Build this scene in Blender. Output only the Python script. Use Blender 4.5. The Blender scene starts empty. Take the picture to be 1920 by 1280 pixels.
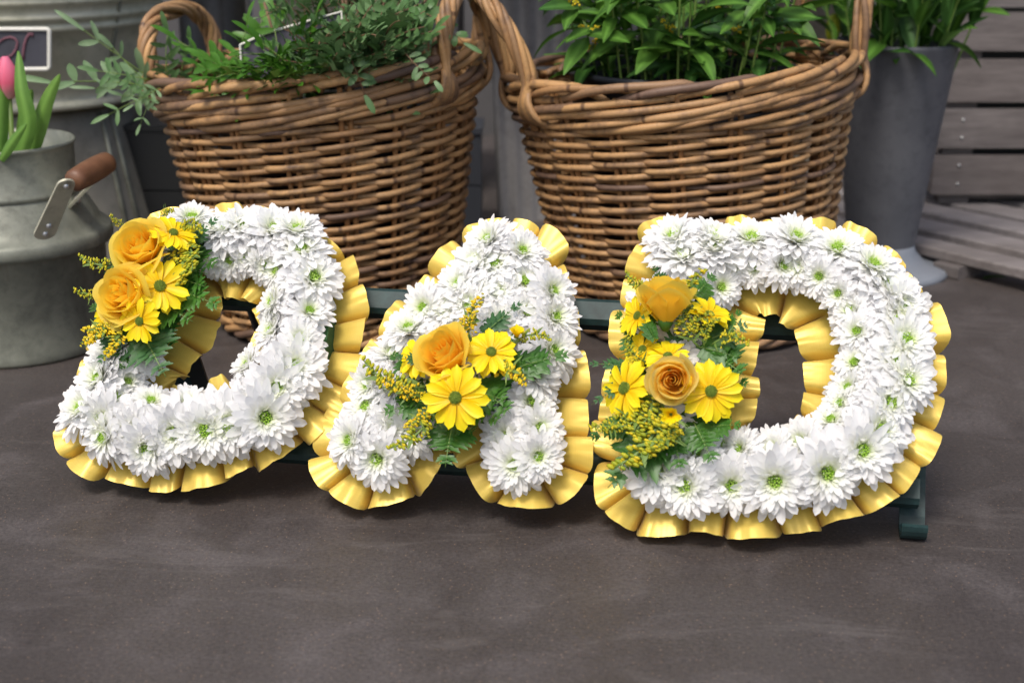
import bpy, math, random
import numpy as np
from mathutils import Vector, Matrix
R = math.radians
sc = bpy.context.scene
col = sc.collection
random.seed(7)
rnd = random.random
def U(a, b): return a + (b - a) * rnd()

# ------------------------------------------------------------------ camera, world, sun
CAM = Vector((0, 0, 0.50)); PITCH = R(17.5); FPX = 2750.0
cd = bpy.data.cameras.new('camera'); cam = bpy.data.objects.new('camera', cd); col.objects.link(cam)
cam.location = CAM; cam.rotation_euler = (math.pi/2 - PITCH, 0, 0)
cd.sensor_width = 36; cd.lens = 36 * FPX / 1920; cd.clip_start = .05; cd.clip_end = 200
cd.dof.use_dof = True; cd.dof.focus_distance = 1.24; cd.dof.aperture_fstop = 6.3
sc.camera = cam
sc.render.resolution_x = 1920; sc.render.resolution_y = 1280
w = bpy.data.worlds.new('World'); sc.world = w; w.use_nodes = True
nt = w.node_tree; bg = nt.nodes['Background']
sky = nt.nodes.new('ShaderNodeTexSky'); sky.sky_type = 'NISHITA'; sky.sun_disc = False
SUN_EL, SUN_AZ = R(58), R(205)          # azimuth measured clockwise from +Y
sky.sun_elevation = SUN_EL; sky.sun_rotation = SUN_AZ
sky.air_density = 1.0; sky.dust_density = 4.0
nt.links.new(sky.outputs[0], bg.inputs[0]); bg.inputs[1].default_value = .135
sd = bpy.data.lights.new('sun', 'SUN'); sd.energy = 1.5; sd.angle = R(15); sd.color = (1, .965, .91)
so = bpy.data.objects.new('sun', sd); col.objects.link(so)
sv = Vector((math.sin(SUN_AZ)*math.cos(SUN_EL), math.cos(SUN_AZ)*math.cos(SUN_EL), math.sin(SUN_EL)))
so.rotation_euler = sv.to_track_quat('Z', 'Y').to_euler()
sc.view_settings.view_transform = 'Standard'; sc.view_settings.look = 'None'
sc.view_settings.exposure = 0.46; sc.view_settings.gamma = 1.0
sc.render.engine = 'CYCLES'

# ------------------------------------------------------------------ measuring helpers
def ray(px, py):
    x = (px-960)/FPX; y = (640-py)/FPX
    return Vector((x, math.cos(PITCH)+y*math.sin(PITCH), -math.sin(PITCH)+y*math.cos(PITCH)))
def atY(px, py, Y): r = ray(px, py); return CAM + r*(Y/r.y)
def atZ(px, py, Z): r = ray(px, py); return CAM + r*((Z-CAM.z)/r.z)
PHI, YAW = R(52), R(10.5)
LU = Vector((math.cos(YAW), -math.sin(YAW), 0)); LW = Vector((math.sin(YAW), math.cos(YAW), 0))
LV = LW*math.cos(PHI) + Vector((0, 0, math.sin(PHI))); LN = -LW*math.sin(PHI) + Vector((0, 0, math.cos(PHI)))
LO = Vector((0, 1.118, 0.030))
def L3(u, v, off): return LO + LU*u + LV*v + LN*off
def toL(px, py, off):
    r = ray(px, py); P = CAM + r*(((LO + LN*off - CAM).dot(LN))/r.dot(LN)); q = P - LO
    return (q.dot(LU), q.dot(LV))

# ------------------------------------------------------------------ object helpers
def link(name, me, parent=None):
    o = bpy.data.objects.new(name, me); col.objects.link(o)
    if parent: o.parent = parent
    return o
def tag(o, label=None, cat=None, group=None, kind=None):
    if label: o['label'] = label
    if cat: o['category'] = cat
    if group: o['group'] = group
    if kind: o['kind'] = kind
    return o
def thing(name, label, cat, loc, group=None):
    o = link(name, None); o.location = loc; o.empty_display_size = .02
    return tag(o, label, cat, group)
def frame(P, Z, up=Vector((0, 0, 1)), s=1.0, spin=0.0):
    Z = Z.normalized(); X = up.cross(Z)
    if X.length < 1e-4: X = Vector((1, 0, 0)).cross(Z)
    X.normalize(); Y = Z.cross(X)
    M = Matrix((X, Y, Z)).transposed().to_4x4()
    return Matrix.Translation(P) @ M @ Matrix.Rotation(spin, 4, 'Z') @ Matrix.Scale(s, 4)
def put(o, parent, M):
    """world matrix M for a direct child of an unrotated thing"""
    o.matrix_basis = Matrix.Translation(-parent.location) @ M

class MB:
    def __init__(s): s.v = []; s.f = []; s.m = []; s.t = []
    def add(s, vs, fs, mi=0, t=None):
        b = len(s.v); s.v += [tuple(p) for p in vs]
        s.f += [tuple(i+b for i in q) for q in fs]; s.m += [mi]*len(fs)
        s.t += list(t) if t is not None else [0.0]*len(vs)
    def tube(s, pts, rad, n=7, mi=0, closed=False, t0=0.0, caps=True, flat=1.0):
        pts = [Vector(p) for p in pts]; N = len(pts)
        if not hasattr(rad, '__len__'): rad = [rad]*N
        vs = []; ts = []; prev = None; L = t0
        for i, p in enumerate(pts):
            if closed: d = pts[(i+1) % N]-pts[i-1]
            else: d = pts[min(i+1, N-1)]-pts[max(i-1, 0)]
            if d.length < 1e-9: d = Vector((0, 0, 1))
            d.normalize()
            if prev is None:
                a = Vector((0, 0, 1)) if abs(d.z) < .9 else Vector((1, 0, 0))
                x = a.cross(d).normalized()
            else:
                x = prev - d*prev.dot(d); x.normalize()
            prev = x; y = d.cross(x)
            if i: L += (p-pts[i-1]).length
            for k in range(n):
                a = 2*math.pi*k/n
                vs.append(p + x*math.cos(a)*rad[i] + y*math.sin(a)*rad[i]*flat); ts.append(L)
        fs = []
        for i in range(N if closed else N-1):
            j = (i+1) % N
            for k in range(n):
                k2 = (k+1) % n
                fs.append((i*n+k, i*n+k2, j*n+k2, j*n+k))
        if caps and not closed:
            fs.append(tuple(range(n))[::-1]); fs.append(tuple((N-1)*n+k for k in range(n)))
        s.add(vs, fs, mi, ts)
    def lathe(s, prof, n=64, mi=0, c=(0, 0), close=False):
        vs = []; fs = []
        for r, z in prof:
            for k in range(n):
                a = 2*math.pi*k/n; vs.append((c[0]+r*math.cos(a), c[1]+r*math.sin(a), z))
        for i in range(len(prof)-1):
            for k in range(n):
                k2 = (k+1) % n; fs.append((i*n+k, i*n+k2, (i+1)*n+k2, (i+1)*n+k))
        s.add(vs, fs, mi)
    def box(s, c, sx, sy, sz, M=None, mi=0, bev=0.0):
        """box with chamfered long edges"""
        b = bev
        pr = [(-sx/2+b, -sz/2), (sx/2-b, -sz/2), (sx/2, -sz/2+b), (sx/2, sz/2-b), (sx/2-b, sz/2), (-sx/2+b, sz/2), (-sx/2, sz/2-b), (-sx/2, -sz/2+b)] if b else \
             [(-sx/2, -sz/2), (sx/2, -sz/2), (sx/2, sz/2), (-sx/2, sz/2)]
        n = len(pr); vs = [Vector((x, -sy/2, z)) for x, z in pr]+[Vector((x, sy/2, z)) for x, z in pr]
        if M is not None: vs = [M @ p for p in vs]
        vs = [p+Vector(c) for p in vs]
        fs = [tuple(range(n)), tuple(range(2*n-1, n-1, -1))]+[(k, n+k, n+(k+1) % n, (k+1) % n) for k in range(n)]
        s.add(vs, fs, mi)
    def ball(s, c, r, mi=0, seg=6, rings=4, t=0.0, sq=1.0):
        vs = [Vector(c)+Vector((0, 0, r*sq))]; fs = []
        for i in range(1, rings):
            a = math.pi*i/rings
            for k in range(seg):
                b = 2*math.pi*k/seg
                vs.append(Vector(c)+Vector((r*math.sin(a)*math.cos(b), r*math.sin(a)*math.sin(b), r*math.cos(a)*sq)))
        vs.append(Vector(c)-Vector((0, 0, r*sq))); e = len(vs)-1
        for k in range(seg): fs.append((0, 1+k, 1+(k+1) % seg))
        for i in range(rings-2):
            for k in range(seg):
                a = 1+i*seg; fs.append((a+k, a+seg+k, a+seg+(k+1) % seg, a+(k+1) % seg))
        for k in range(seg): fs.append((e, 1+(rings-2)*seg+(k+1) % seg, 1+(rings-2)*seg+k))
        s.add(vs, fs, mi, [t]*len(vs))
    def mesh(s, name, mats, smooth=True):
        me = bpy.data.meshes.new(name); me.from_pydata(s.v, [], s.f)
        for m in mats: me.materials.append(m)
        me.polygons.foreach_set('material_index', s.m)
        me.polygons.foreach_set('use_smooth', [smooth]*len(s.f))
        a = me.attributes.new('t', 'FLOAT', 'POINT'); a.data.foreach_set('value', s.t)
        me.update(); return me
    def obj(s, name, mats, parent=None, smooth=True, solid=0.0):
        if not isinstance(mats, (list, tuple)): mats = [mats]
        o = link(name, s.mesh(name, mats, smooth), parent)
        if parent and parent.type == 'EMPTY': o.location = -parent.location
        if solid:
            md = o.modifiers.new('s', 'SOLIDIFY'); md.thickness = solid; md.offset = 0
        return o

# ------------------------------------------------------------------ materials
def mat(name):
    m = bpy.data.materials.new(name); m.use_nodes = True
    nt = m.node_tree; return m, nt, nt.nodes['Principled BSDF']
def N(nt, t, **k):
    n = nt.nodes.new(t)
    for a, b in k.items():
        if a in n.bl_rna.properties.keys(): setattr(n, a, b)
    return n
def mixc(nt, fac, a, b, mode='MIX'):
    n = nt.nodes.new('ShaderNodeMix'); n.data_type = 'RGBA'; n.blend_type = mode
    for s, v in ((0, fac), (6, a), (7, b)):
        if hasattr(v, 'links'): nt.links.new(v, n.inputs[s])
        else: n.inputs[s].default_value = v if s == 0 else (*v, 1)
    return n.outputs[2]
def ramp(nt, fac, stops):
    r = nt.nodes.new('ShaderNodeValToRGB'); e = r.color_ramp.elements
    while len(e) < len(stops): e.new(.5)
    for i, (p, c) in enumerate(stops):
        e[i].position = p; e[i].color = (*c, 1) if len(c) == 3 else c
    nt.links.new(fac, r.inputs[0]); return r.outputs[0]
def noise(nt, scale, detail=4, rough=.55, vec=None, dist=0.0):
    n = nt.nodes.new('ShaderNodeTexNoise'); n.inputs['Scale'].default_value = scale
    n.inputs['Detail'].default_value = detail; n.inputs['Roughness'].default_value = rough
    n.inputs['Distortion'].default_value = dist
    if vec is not None: nt.links.new(vec, n.inputs['Vector'])
    return n.outputs[0]
def objco(nt, sc=(1, 1, 1)):
    t = nt.nodes.new('ShaderNodeTexCoord'); mp = nt.nodes.new('ShaderNodeMapping')
    mp.inputs['Scale'].default_value = sc; nt.links.new(t.outputs['Object'], mp.inputs['Vector']); return mp.outputs[0]
def attr(nt, name='t'):
    a = nt.nodes.new('ShaderNodeAttribute'); a.attribute_name = name; return a.outputs['Fac']
def orand(nt): return nt.nodes.new('ShaderNodeObjectInfo').outputs['Random']
def bump(nt, b, h, st=.3, d=.001):
    n = nt.nodes.new('ShaderNodeBump'); n.inputs['Strength'].default_value = st; n.inputs['Distance'].default_value = d
    nt.links.new(h, n.inputs['Height']); nt.links.new(n.outputs[0], b.inputs['Normal'])
def math1(nt, op, a, b=None):
    n = nt.nodes.new('ShaderNodeMath'); n.operation = op
    for i, v in enumerate((a, b)):
        if v is None: continue
        if hasattr(v, 'links'): nt.links.new(v, n.inputs[i])
        else: n.inputs[i].default_value = v
    return n.outputs[0]
def setc(nt, b, c):
    if hasattr(c, 'links'): nt.links.new(c, b.inputs['Base Color'])
    else: b.inputs['Base Color'].default_value = (*c, 1)
def translucent(nt, b, c, f):
    tr = nt.nodes.new('ShaderNodeBsdfTranslucent')
    if hasattr(c, 'links'): nt.links.new(c, tr.inputs[0])
    else: tr.inputs[0].default_value = (*c, 1)
    mx = nt.nodes.new('ShaderNodeMixShader'); mx.inputs[0].default_value = f
    out = [n for n in nt.nodes if n.type == 'OUTPUT_MATERIAL'][0]
    nt.links.new(b.outputs[0], mx.inputs[1]); nt.links.new(tr.outputs[0], mx.inputs[2]); nt.links.new(mx.outputs[0], out.inputs[0])

def cane_mat(name, ca, cb, cc):
    m, nt, b = mat(name); rd = orand(nt); t = attr(nt)
    c0 = ramp(nt, rd, [(0, ca), (.5, cb), (1, cc)])
    n1 = noise(nt, 45, 5, .65, objco(nt))
    c1 = mixc(nt, ramp(nt, n1, [(.26, (0, 0, 0)), (.52, (1, 1, 1))]), tuple(x*.7 for x in ca), c0)
    n1b = noise(nt, 420, 3, .7, objco(nt))
    c1 = mixc(nt, ramp(nt, n1b, [(.60, (0, 0, 0)), (.72, (.65,)*3)]), c1, (.07, .035, .02))
    tt = math1(nt, 'ADD', math1(nt, 'MULTIPLY', t, 4.0), math1(nt, 'MULTIPLY', rd, 37.0))
    vo = nt.nodes.new('ShaderNodeTexVoronoi'); vo.voronoi_dimensions = '1D'; vo.feature = 'F1'; vo.inputs['Scale'].default_value = 1
    nt.links.new(tt, vo.inputs['W'])
    ring = ramp(nt, vo.outputs['Distance'], [(.0, (1, 1, 1)), (.006, (1, 1, 1)), (.011, (0, 0, 0))])
    c2 = mixc(nt, math1(nt, 'MULTIPLY', ring, .75), c1, (.06, .03, .02))
    setc(nt, b, c2); b.inputs['Roughness'].default_value = .5; b.inputs['Specular IOR Level'].default_value = .35
    bump(nt, b, noise(nt, 260, 3, .6, objco(nt)), .35, .0006)
    return m
M_cane = cane_mat('willow_cane', (.15, .092, .064), (.53, .305, .13), (.34, .185, .08))
M_cane_dk = cane_mat('willow_stake', (.22, .11, .045), (.38, .19, .07), (.30, .14, .05))

def plain(name, c, rough=.5, metal=0, spec=.5, var=None, vs=20, bmp=0, bs=200, bd=.0005, tl=0):
    m, nt, b = mat(name); out = c
    if var:
        n1 = noise(nt, vs, 5, .6, objco(nt)); out = mixc(nt, ramp(nt, n1, [(.3, (0, 0, 0)), (.7, (1, 1, 1))]), c, var)
    setc(nt, b, out); b.inputs['Roughness'].default_value = rough; b.inputs['Metallic'].default_value = metal
    b.inputs['Specular IOR Level'].default_value = spec
    if bmp: bump(nt, b, noise(nt, bs, 4, .6, objco(nt)), bmp, bd)
    if tl: translucent(nt, b, out, tl)
    return m
def petal_mat(name, stops, tl=.25, rough=.5, rv=None):
    m, nt, b = mat(name); c = ramp(nt, attr(nt), stops)
    if rv: c = mixc(nt, orand(nt), c, rv, 'MULTIPLY')
    setc(nt, b, c); b.inputs['Roughness'].default_value = rough; b.inputs['Specular IOR Level'].default_value = .3
    translucent(nt, b, c, tl)
    return m
M_white = petal_mat('white_petal', [(0, (.95, .945, .94)), (.25, (.90, .93, .74)), (.6, (.68, .83, .26)), (1, (.36, .62, .05))], .45)
M_daisy = petal_mat('yellow_petal', [(0, (.95, .82, .015)), (.6, (.94, .74, .010)), (1, (.86, .56, .006))], .25, .45, (1, .97, .8))
M_rose = petal_mat('rose_petal', [(0, (.98, .64, .03)), (.5, (.98, .73, .06)), (1, (.98, .80, .14))], .58, .55)
M_rose2 = petal_mat('orange_rose_petal', [(0, (.98, .60, .03)), (.5, (.98, .69, .06)), (1, (.98, .77, .12))], .55, .55)
M_rose3 = petal_mat('pale_rose_petal', [(0, (.98, .62, .08)), (.4, (.98, .76, .16)), (1, (.98, .83, .30))], .6, .55)
M_dcen = plain('daisy_centre', (.10, .17, .015), .7, var=(.22, .30, .02), vs=500, bmp=.8, bs=900, bd=.001)
M_bud = petal_mat('goldenrod_bud', [(0, (.22, .30, .02)), (.5, (.50, .46, .02)), (1, (.85, .55, .01))], .1, .5)
def leaf_mat(name, a, b_, rough=.42, tl=.2, spec=.4):
    m, nt, b = mat(name); c0 = mixc(nt, orand(nt), a, b_)
    n1 = noise(nt, 90, 3, .6, objco(nt)); c = mixc(nt, math1(nt, 'MULTIPLY', n1, .7), c0, tuple(x*.55 for x in a))
    c = mixc(nt, ramp(nt, attr(nt), [(0, (0, 0, 0)), (1, (.55,)*3)]), c, tuple(min(1, x*2.0+.02) for x in b_))
    setc(nt, b, c); b.inputs['Roughness'].default_value = rough; b.inputs['Specular IOR Level'].default_value = spec
    translucent(nt, b, c, tl); return m
M_fern = leaf_mat('fern_green', (.035, .125, .012), (.065, .20, .022), .38)
M_fernb = leaf_mat('fern_blue', (.028, .105, .025), (.05, .15, .04), .4)
M_leaf = leaf_mat('leaf_green', (.045, .13, .012), (.095, .22, .025), .5, .25)
M_leafd = leaf_mat('leaf_dark', (.025, .085, .012), (.06, .16, .025), .4)
M_pist = leaf_mat('leaf_greygreen', (.09, .20, .055), (.20, .33, .14), .45)
M_bgrn = leaf_mat('leaf_bright', (.05, .17, .012), (.11, .27, .03), .4)
M_euc = leaf_mat('leaf_eucalyptus', (.13, .26, .08), (.30, .42, .24), .5)
M_tul = leaf_mat('tulip_leaf', (.10, .26, .035), (.20, .36, .07), .4)
M_stem = plain('green_stem', (.10, .18, .03), .5, var=(.16, .24, .05), vs=40)
M_twig = plain('brown_twig', (.16, .08, .045), .6, var=(.25, .16, .08), vs=60)
M_pink = petal_mat('tulip_petal', [(0, (.75, .45, .40)), (.4, (.85, .16, .26)), (1, (.90, .25, .38))], .3)

m, nt, b = mat('gold_satin_ribbon'); M_rib = m
co = attr(nt); nv = nt.nodes.new('ShaderNodeCombineXYZ'); nt.links.new(math1(nt, 'MULTIPLY', co, 900.0), nv.inputs[0])
c1 = noise(nt, 1, 3, .7, nv.outputs[0])
c = mixc(nt, ramp(nt, c1, [(.3, (0, 0, 0)), (.7, (1, 1, 1))]), (.80, .54, .07), (.90, .68, .16))
setc(nt, b, c); b.inputs['Metallic'].default_value = .22; b.inputs['Roughness'].default_value = .36
b.inputs['Sheen Weight'].default_value = .15
bump(nt, b, c1, .12, .0003); translucent(nt, b, (.95, .65, .06), .18)

m, nt, b = mat('slab_floor'); M_floor = m
co = objco(nt)
big = noise(nt, 2.2, 6, .62, co, .8); mid = noise(nt, 11, 6, .65, co, .6); st = noise(nt, 30, 5, .7, objco(nt, (1, .35, 1)), .3)
c = mixc(nt, ramp(nt, big, [(.3, (0, 0, 0)), (.68, (1, 1, 1))]), (.046, .038, .035), (.074, .063, .058))
c = mixc(nt, ramp(nt, mid, [(.48, (0, 0, 0)), (.70, (.65,)*3)]), c, (.118, .102, .098))
c = mixc(nt, ramp(nt, st, [(.52, (0, 0, 0)), (.8, (.5,)*3)]), c, (.024, .018, .017))
v = nt.nodes.new('ShaderNodeTexVoronoi'); v.inputs['Scale'].default_value = 290; nt.links.new(co, v.inputs['Vector'])
fl = ramp(nt, v.outputs['Distance'], [(.12, (1, 1, 1)), (.24, (0, 0, 0))])
pick = ramp(nt, v.outputs['Color'], [(.62, (0, 0, 0)), (.70, (1, 1, 1))])
c = mixc(nt, math1(nt, 'MULTIPLY', math1(nt, 'MULTIPLY', fl, pick), .5), c, (.34, .22, .14))
g = noise(nt, 300, 4, .8, co); c = mixc(nt, .8, c, ramp(nt, g, [(.3, (.35,)*3), (.7, (1.5,)*3)]), 'MULTIPLY')
c = mixc(nt, .12, c, (.085, .073, .070))
setc(nt, b, c)
sc1 = noise(nt, 4, 7, .75, objco(nt, (1, 3.2, 1)), 1.2)
c = mixc(nt, ramp(nt, sc1, [(.55, (0, 0, 0)), (.68, (.42,)*3)]), c, (.13, .115, .108))
setc(nt, b, c)
rr = ramp(nt, mid, [(.3, (.42,)*3), (.7, (.6,)*3)]); nt.links.new(rr, b.inputs['Roughness']); b.inputs['Specular IOR Level'].default_value = .45
hh = math1(nt, 'ADD', math1(nt, 'MULTIPLY', g, .35), math1(nt, 'ADD', mid, st)); bump(nt, b, hh, .35, .0015)

def zinc(name, a, b_, metal=.55, rough=.5, dirt=(.16, .11, .07)):
    m, nt, b = mat(name); co = objco(nt)
    n1 = noise(nt, 14, 6, .65, co, .5); n2 = noise(nt, 70, 5, .65, co)
    c = mixc(nt, ramp(nt, n1, [(.3, (0, 0, 0)), (.7, (1, 1, 1))]), a, b_)
    c = mixc(nt, ramp(nt, n2, [(.5, (0, 0, 0)), (.8, (.6,)*3)]), c, tuple(x*.55 for x in a))
    n3 = noise(nt, 22, 5, .7, objco(nt, (1, 1, .25)))
    c = mixc(nt, ramp(nt, n3, [(.62, (0, 0, 0)), (.75, (.55,)*3)]), c, dirt)
    setc(nt, b, c); b.inputs['Metallic'].default_value = metal
    nt.links.new(ramp(nt, n2, [(.3, (rough-.1,)*3), (.7, (rough+.15,)*3)]), b.inputs['Roughness'])
    bump(nt, b, n2, .2, .001); return m
M_zinc = zinc('weathered_zinc', (.115, .12, .097), (.29, .30, .24), .25)
M_zincd = zinc('dark_zinc', (.16, .15, .12), (.24, .225, .185), .15)
M_zincl = zinc('bright_zinc', (.42, .41, .29), (.58, .55, .43), .22, .42)
M_zincf = zinc('grey_blue_metal', (.24, .235, .235), (.34, .33, .33), .15, .5)
M_steel = plain('rivet_steel', (.6, .6, .58), .35, .8)
M_wood = plain('handle_wood', (.11, .045, .02), .5, var=(.19, .085, .04), vs=60, bmp=.3)
def plank(name, a, b_):
    m, nt, b = mat(name); n1 = noise(nt, 9, 7, .7, objco(nt, (1, 8, 8)), .4); n2 = noise(nt, 5, 4, .6, objco(nt))
    c = mixc(nt, ramp(nt, n1, [(.3, (0, 0, 0)), (.7, (1, 1, 1))]), a, b_); c = mixc(nt, ramp(nt, n2, [(.45, (0, 0, 0)), (.7, (.6,)*3)]), c, tuple(x*.7 for x in a))
    c = mixc(nt, math1(nt, 'MULTIPLY', orand(nt), .3), c, (.10, .07, .055))
    setc(nt, b, c); b.inputs['Roughness'].default_value = .75; bump(nt, b, n1, .4, .001); return m
M_plank = plank('weathered_plank', (.075, .066, .064), (.22, .195, .185))
M_plankl = plank('pale_plank', (.15, .135, .13), (.30, .275, .27))
M_green = plain('dark_green_paint', (.008, .022, .022), .5, spec=.3, var=(.026, .058, .058), vs=60, bmp=.1)
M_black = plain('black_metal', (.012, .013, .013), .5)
M_bucket = zinc('grey_plastic', (.088, .09, .10), (.12, .122, .132), 0, .45, (.09, .085, .082))
M_foot = plain('pale_base', (.26, .28, .31), .5, var=(.2, .215, .24), vs=10)
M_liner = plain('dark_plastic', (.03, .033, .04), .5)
M_foam = plain('foam_base', (.035, .10, .03), .9)
M_wall = plain('dark_shop_wall', (.075, .072, .072), .7, var=(.11, .105, .105), vs=5)
M_chalk = plain('blackboard', (.035, .035, .045), .7, var=(.055, .055, .07), vs=25)
M_frame = plain('white_frame', (.72, .70, .62), .6)
M_pinkc = plain('pink_chalk', (.17, .07, .09), .8)
M_card = plain('grey_card', (.10, .09, .12), .6)

# ------------------------------------------------------------------ setting
mb = MB(); mb.add([(-30, -12, 0), (30, -12, 0), (30, 40, 0), (-30, 40, 0)], [(0, 1, 2, 3)])
o = mb.obj('ground', M_floor, smooth=False); tag(o, 'dark brown grey stone slab floor in front of the shop', kind='structure')
wl = thing('shop_wall', 'dark painted boarded wall behind the metal planters', 'wall', (0, 3.0, 0))
for k in range(26):
    mb = MB(); mb.box((-3.25+k*.26, 3.0+U(-.003, .003), 1.35), .252, .04, 2.7, bev=.005)
    mb.obj('board', M_wall, wl, False)

# ------------------------------------------------------------------ petals and leaves
def petal_grid(L, W, e0, e1, cup=.25, n=5, tipw=4.0, z0=0.0, r0=0.0, twist=0.0, base=.45, t0=0.0, t1=0.0, point=0.0):
    """petal running out along +X; e0/e1 elevation (deg) at base and tip"""
    vs = []; ts = []; x = r0; z = z0
    ps = 0.0
    for i in range(n+1):
        s = 1-(1-i/n)**1.35
        e = R(e0+(e1-e0)*s)
        x += L*(s-ps)*math.cos(e); z += L*(s-ps)*math.sin(e); ps = s
        wd = W/2*max(.0, (base+(1-base)*math.sin(min(1, s*1.45)*math.pi/2)))*math.sqrt(max(0, 1-s**tipw))*(1-point*s)
        wd = max(wd, W*.03)
        for j in (-1, 0, 1):
            up = cup*wd*(abs(j))
            y = j*wd; tw = twist*s
            vs.append((x - up*math.sin(e), y*math.cos(tw), z+up*math.cos(e)+y*math.sin(tw)))
            ts.append(t0+(t1-t0)*s)
    fs = []
    for i in range(n):
        for j in range(2): a = i*3+j; fs.append((a, a+3, a+4, a+1))
    return vs, fs, ts
def rotz(vs, a):
    c, s = math.cos(a), math.sin(a); return [(x*c-y*s, x*s+y*c, z) for x, y, z in vs]

def chrysanth(seed):
    random.seed(seed); mb = MB()
    lay = [(17, .0275, .0084, 8, -14, .0, 0, .0), (19, .0265, .0078, 20, -2, .001, 0, .0), (21, .0242, .0068, 32, 10, .002, .04, 0),
           (22, .0208, .0056, 44, 24, .003, .12, 0), (22, .0165, .0044, 54, 40, .0035, .26, .0), (18, .0118, .0032, 56, 60, .004, .48, .08),
           (13, .0078, .0022, 58, 80, .005, .8, .3)]
    op = U(-8, 8)
    for li, (n, L, W, e0, e1, z0, ta, tb) in enumerate(lay):
        ph = U(0, 6)
        for k in range(n):
            if rnd() < .04: continue
            vs, fs, ts = petal_grid(L*U(.82, 1.1), W*U(.85, 1.15), e0+U(-9, 9)+op, e1+U(-14, 14)+op, U(.1, .5), 6, U(5, 9), z0, .0026, U(-.6, .6), .42, ta, tb, U(.0, .18))
            mb.add(rotz(vs, ph+2*math.pi*(k+U(-.25, .25))/n), fs, 0, ts)
    me = mb.mesh('chrysanthemum', [M_white])
    c = MB()
    for k in range(18):
        a = k*2.4; r = .0044*math.sqrt(k/18); c.ball((r*math.cos(a), r*math.sin(a), .0086+U(0, .001)), .0011, 0, 5, 3, U(.75, 1), 1.6)
    return me, c.mesh('green_centre', [M_white])
CH = [chrysanth(100+i) for i in range(7)]

def daisy_petal(seed, L=.024, W=.0102):
    random.seed(seed); mb = MB(); n = 6; vs = []; ts = []; x = .0045; z = .0
    e0, e1 = U(6, 16), U(-16, -2)
    for i in range(n+1):
        s = i/n; e = R(e0+(e1-e0)*s)
        if i: x += L/n*math.cos(e); z += L/n*math.sin(e)
        wd = W/2*(.42+.58*math.sin(min(1, s*1.3)*math.pi/2))*math.sqrt(max(.03, 1-s**7))
        for j in range(-2, 3):
            q = j/2; vs.append((x-(.0012*q*q*s if i == n else 0), q*wd, z+.20*wd*q*q-.0005*(1 if abs(j) == 1 else 0))); ts.append(min(1, 1-s*.9+(.3 if abs(j) == 1 else 0)*(1-s*.4)))  # raised t deepens the yellow along both grooves, painting in their shading
    fs = []
    for i in range(n):
        for j in range(4): a = i*5+j; fs.append((a, a+5, a+6, a+1))
    mb.add(vs, fs, 0, ts); return mb.mesh('petal', [M_daisy])
DP = [daisy_petal(40+i) for i in range(5)]
def dcen():
    mb = MB(); random.seed(3)
    for k in range(70):
        a = k*2.39996; q = math.sqrt((k+.5)/70); r = .0056*q
        mb.ball((r*math.cos(a), r*math.sin(a), .0012+.0026*math.sqrt(1-q*q*.9)), .0006, 0, 5, 3)
    mb.lathe([(.0001, .0035), (.003, .003), (.0052, .0015), (.0056, -.001), (.0001, -.004)], 12)
    return mb.mesh('daisy_centre', [M_dcen])
DC = dcen()

def add_chrys(root, P, Nn, s=1.0):
    k = random.randrange(len(CH)); o = link('chrysanthemum', CH[k][0], root)
    put(o, root, frame(P, Nn, s=s, spin=U(0, 6.28)))
    c = link('green_centre', CH[k][1], o); return o
def add_daisy(root, P, Nn, s=1.0, n=14, closed=0.0, name='daisy'):
    o = link(name, DC, root); M = frame(P, Nn, s=s, spin=U(0, 6.28)); put(o, root, M)
    for lay in range(2):
        m = n if lay == 0 else max(5, n//2)
        for k in range(m):
            p = link('petal', random.choice(DP), o)
            a = 2*math.pi*(k+lay*.5+U(-.18, .18))/m
            p.matrix_basis = Matrix.Rotation(a, 4, 'Z') @ Matrix.Translation((0, 0, -.0006*lay+U(-.0005, .0005))) @ Matrix.Rotation(-(closed+U(-.16, .14)+lay*-.12), 4, 'Y') @ Matrix.Rotation(U(-.2, .2), 4, 'X') @ Matrix.Scale(U(.9, 1.08)-(.05 if lay else 0), 4)
    return o

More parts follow.
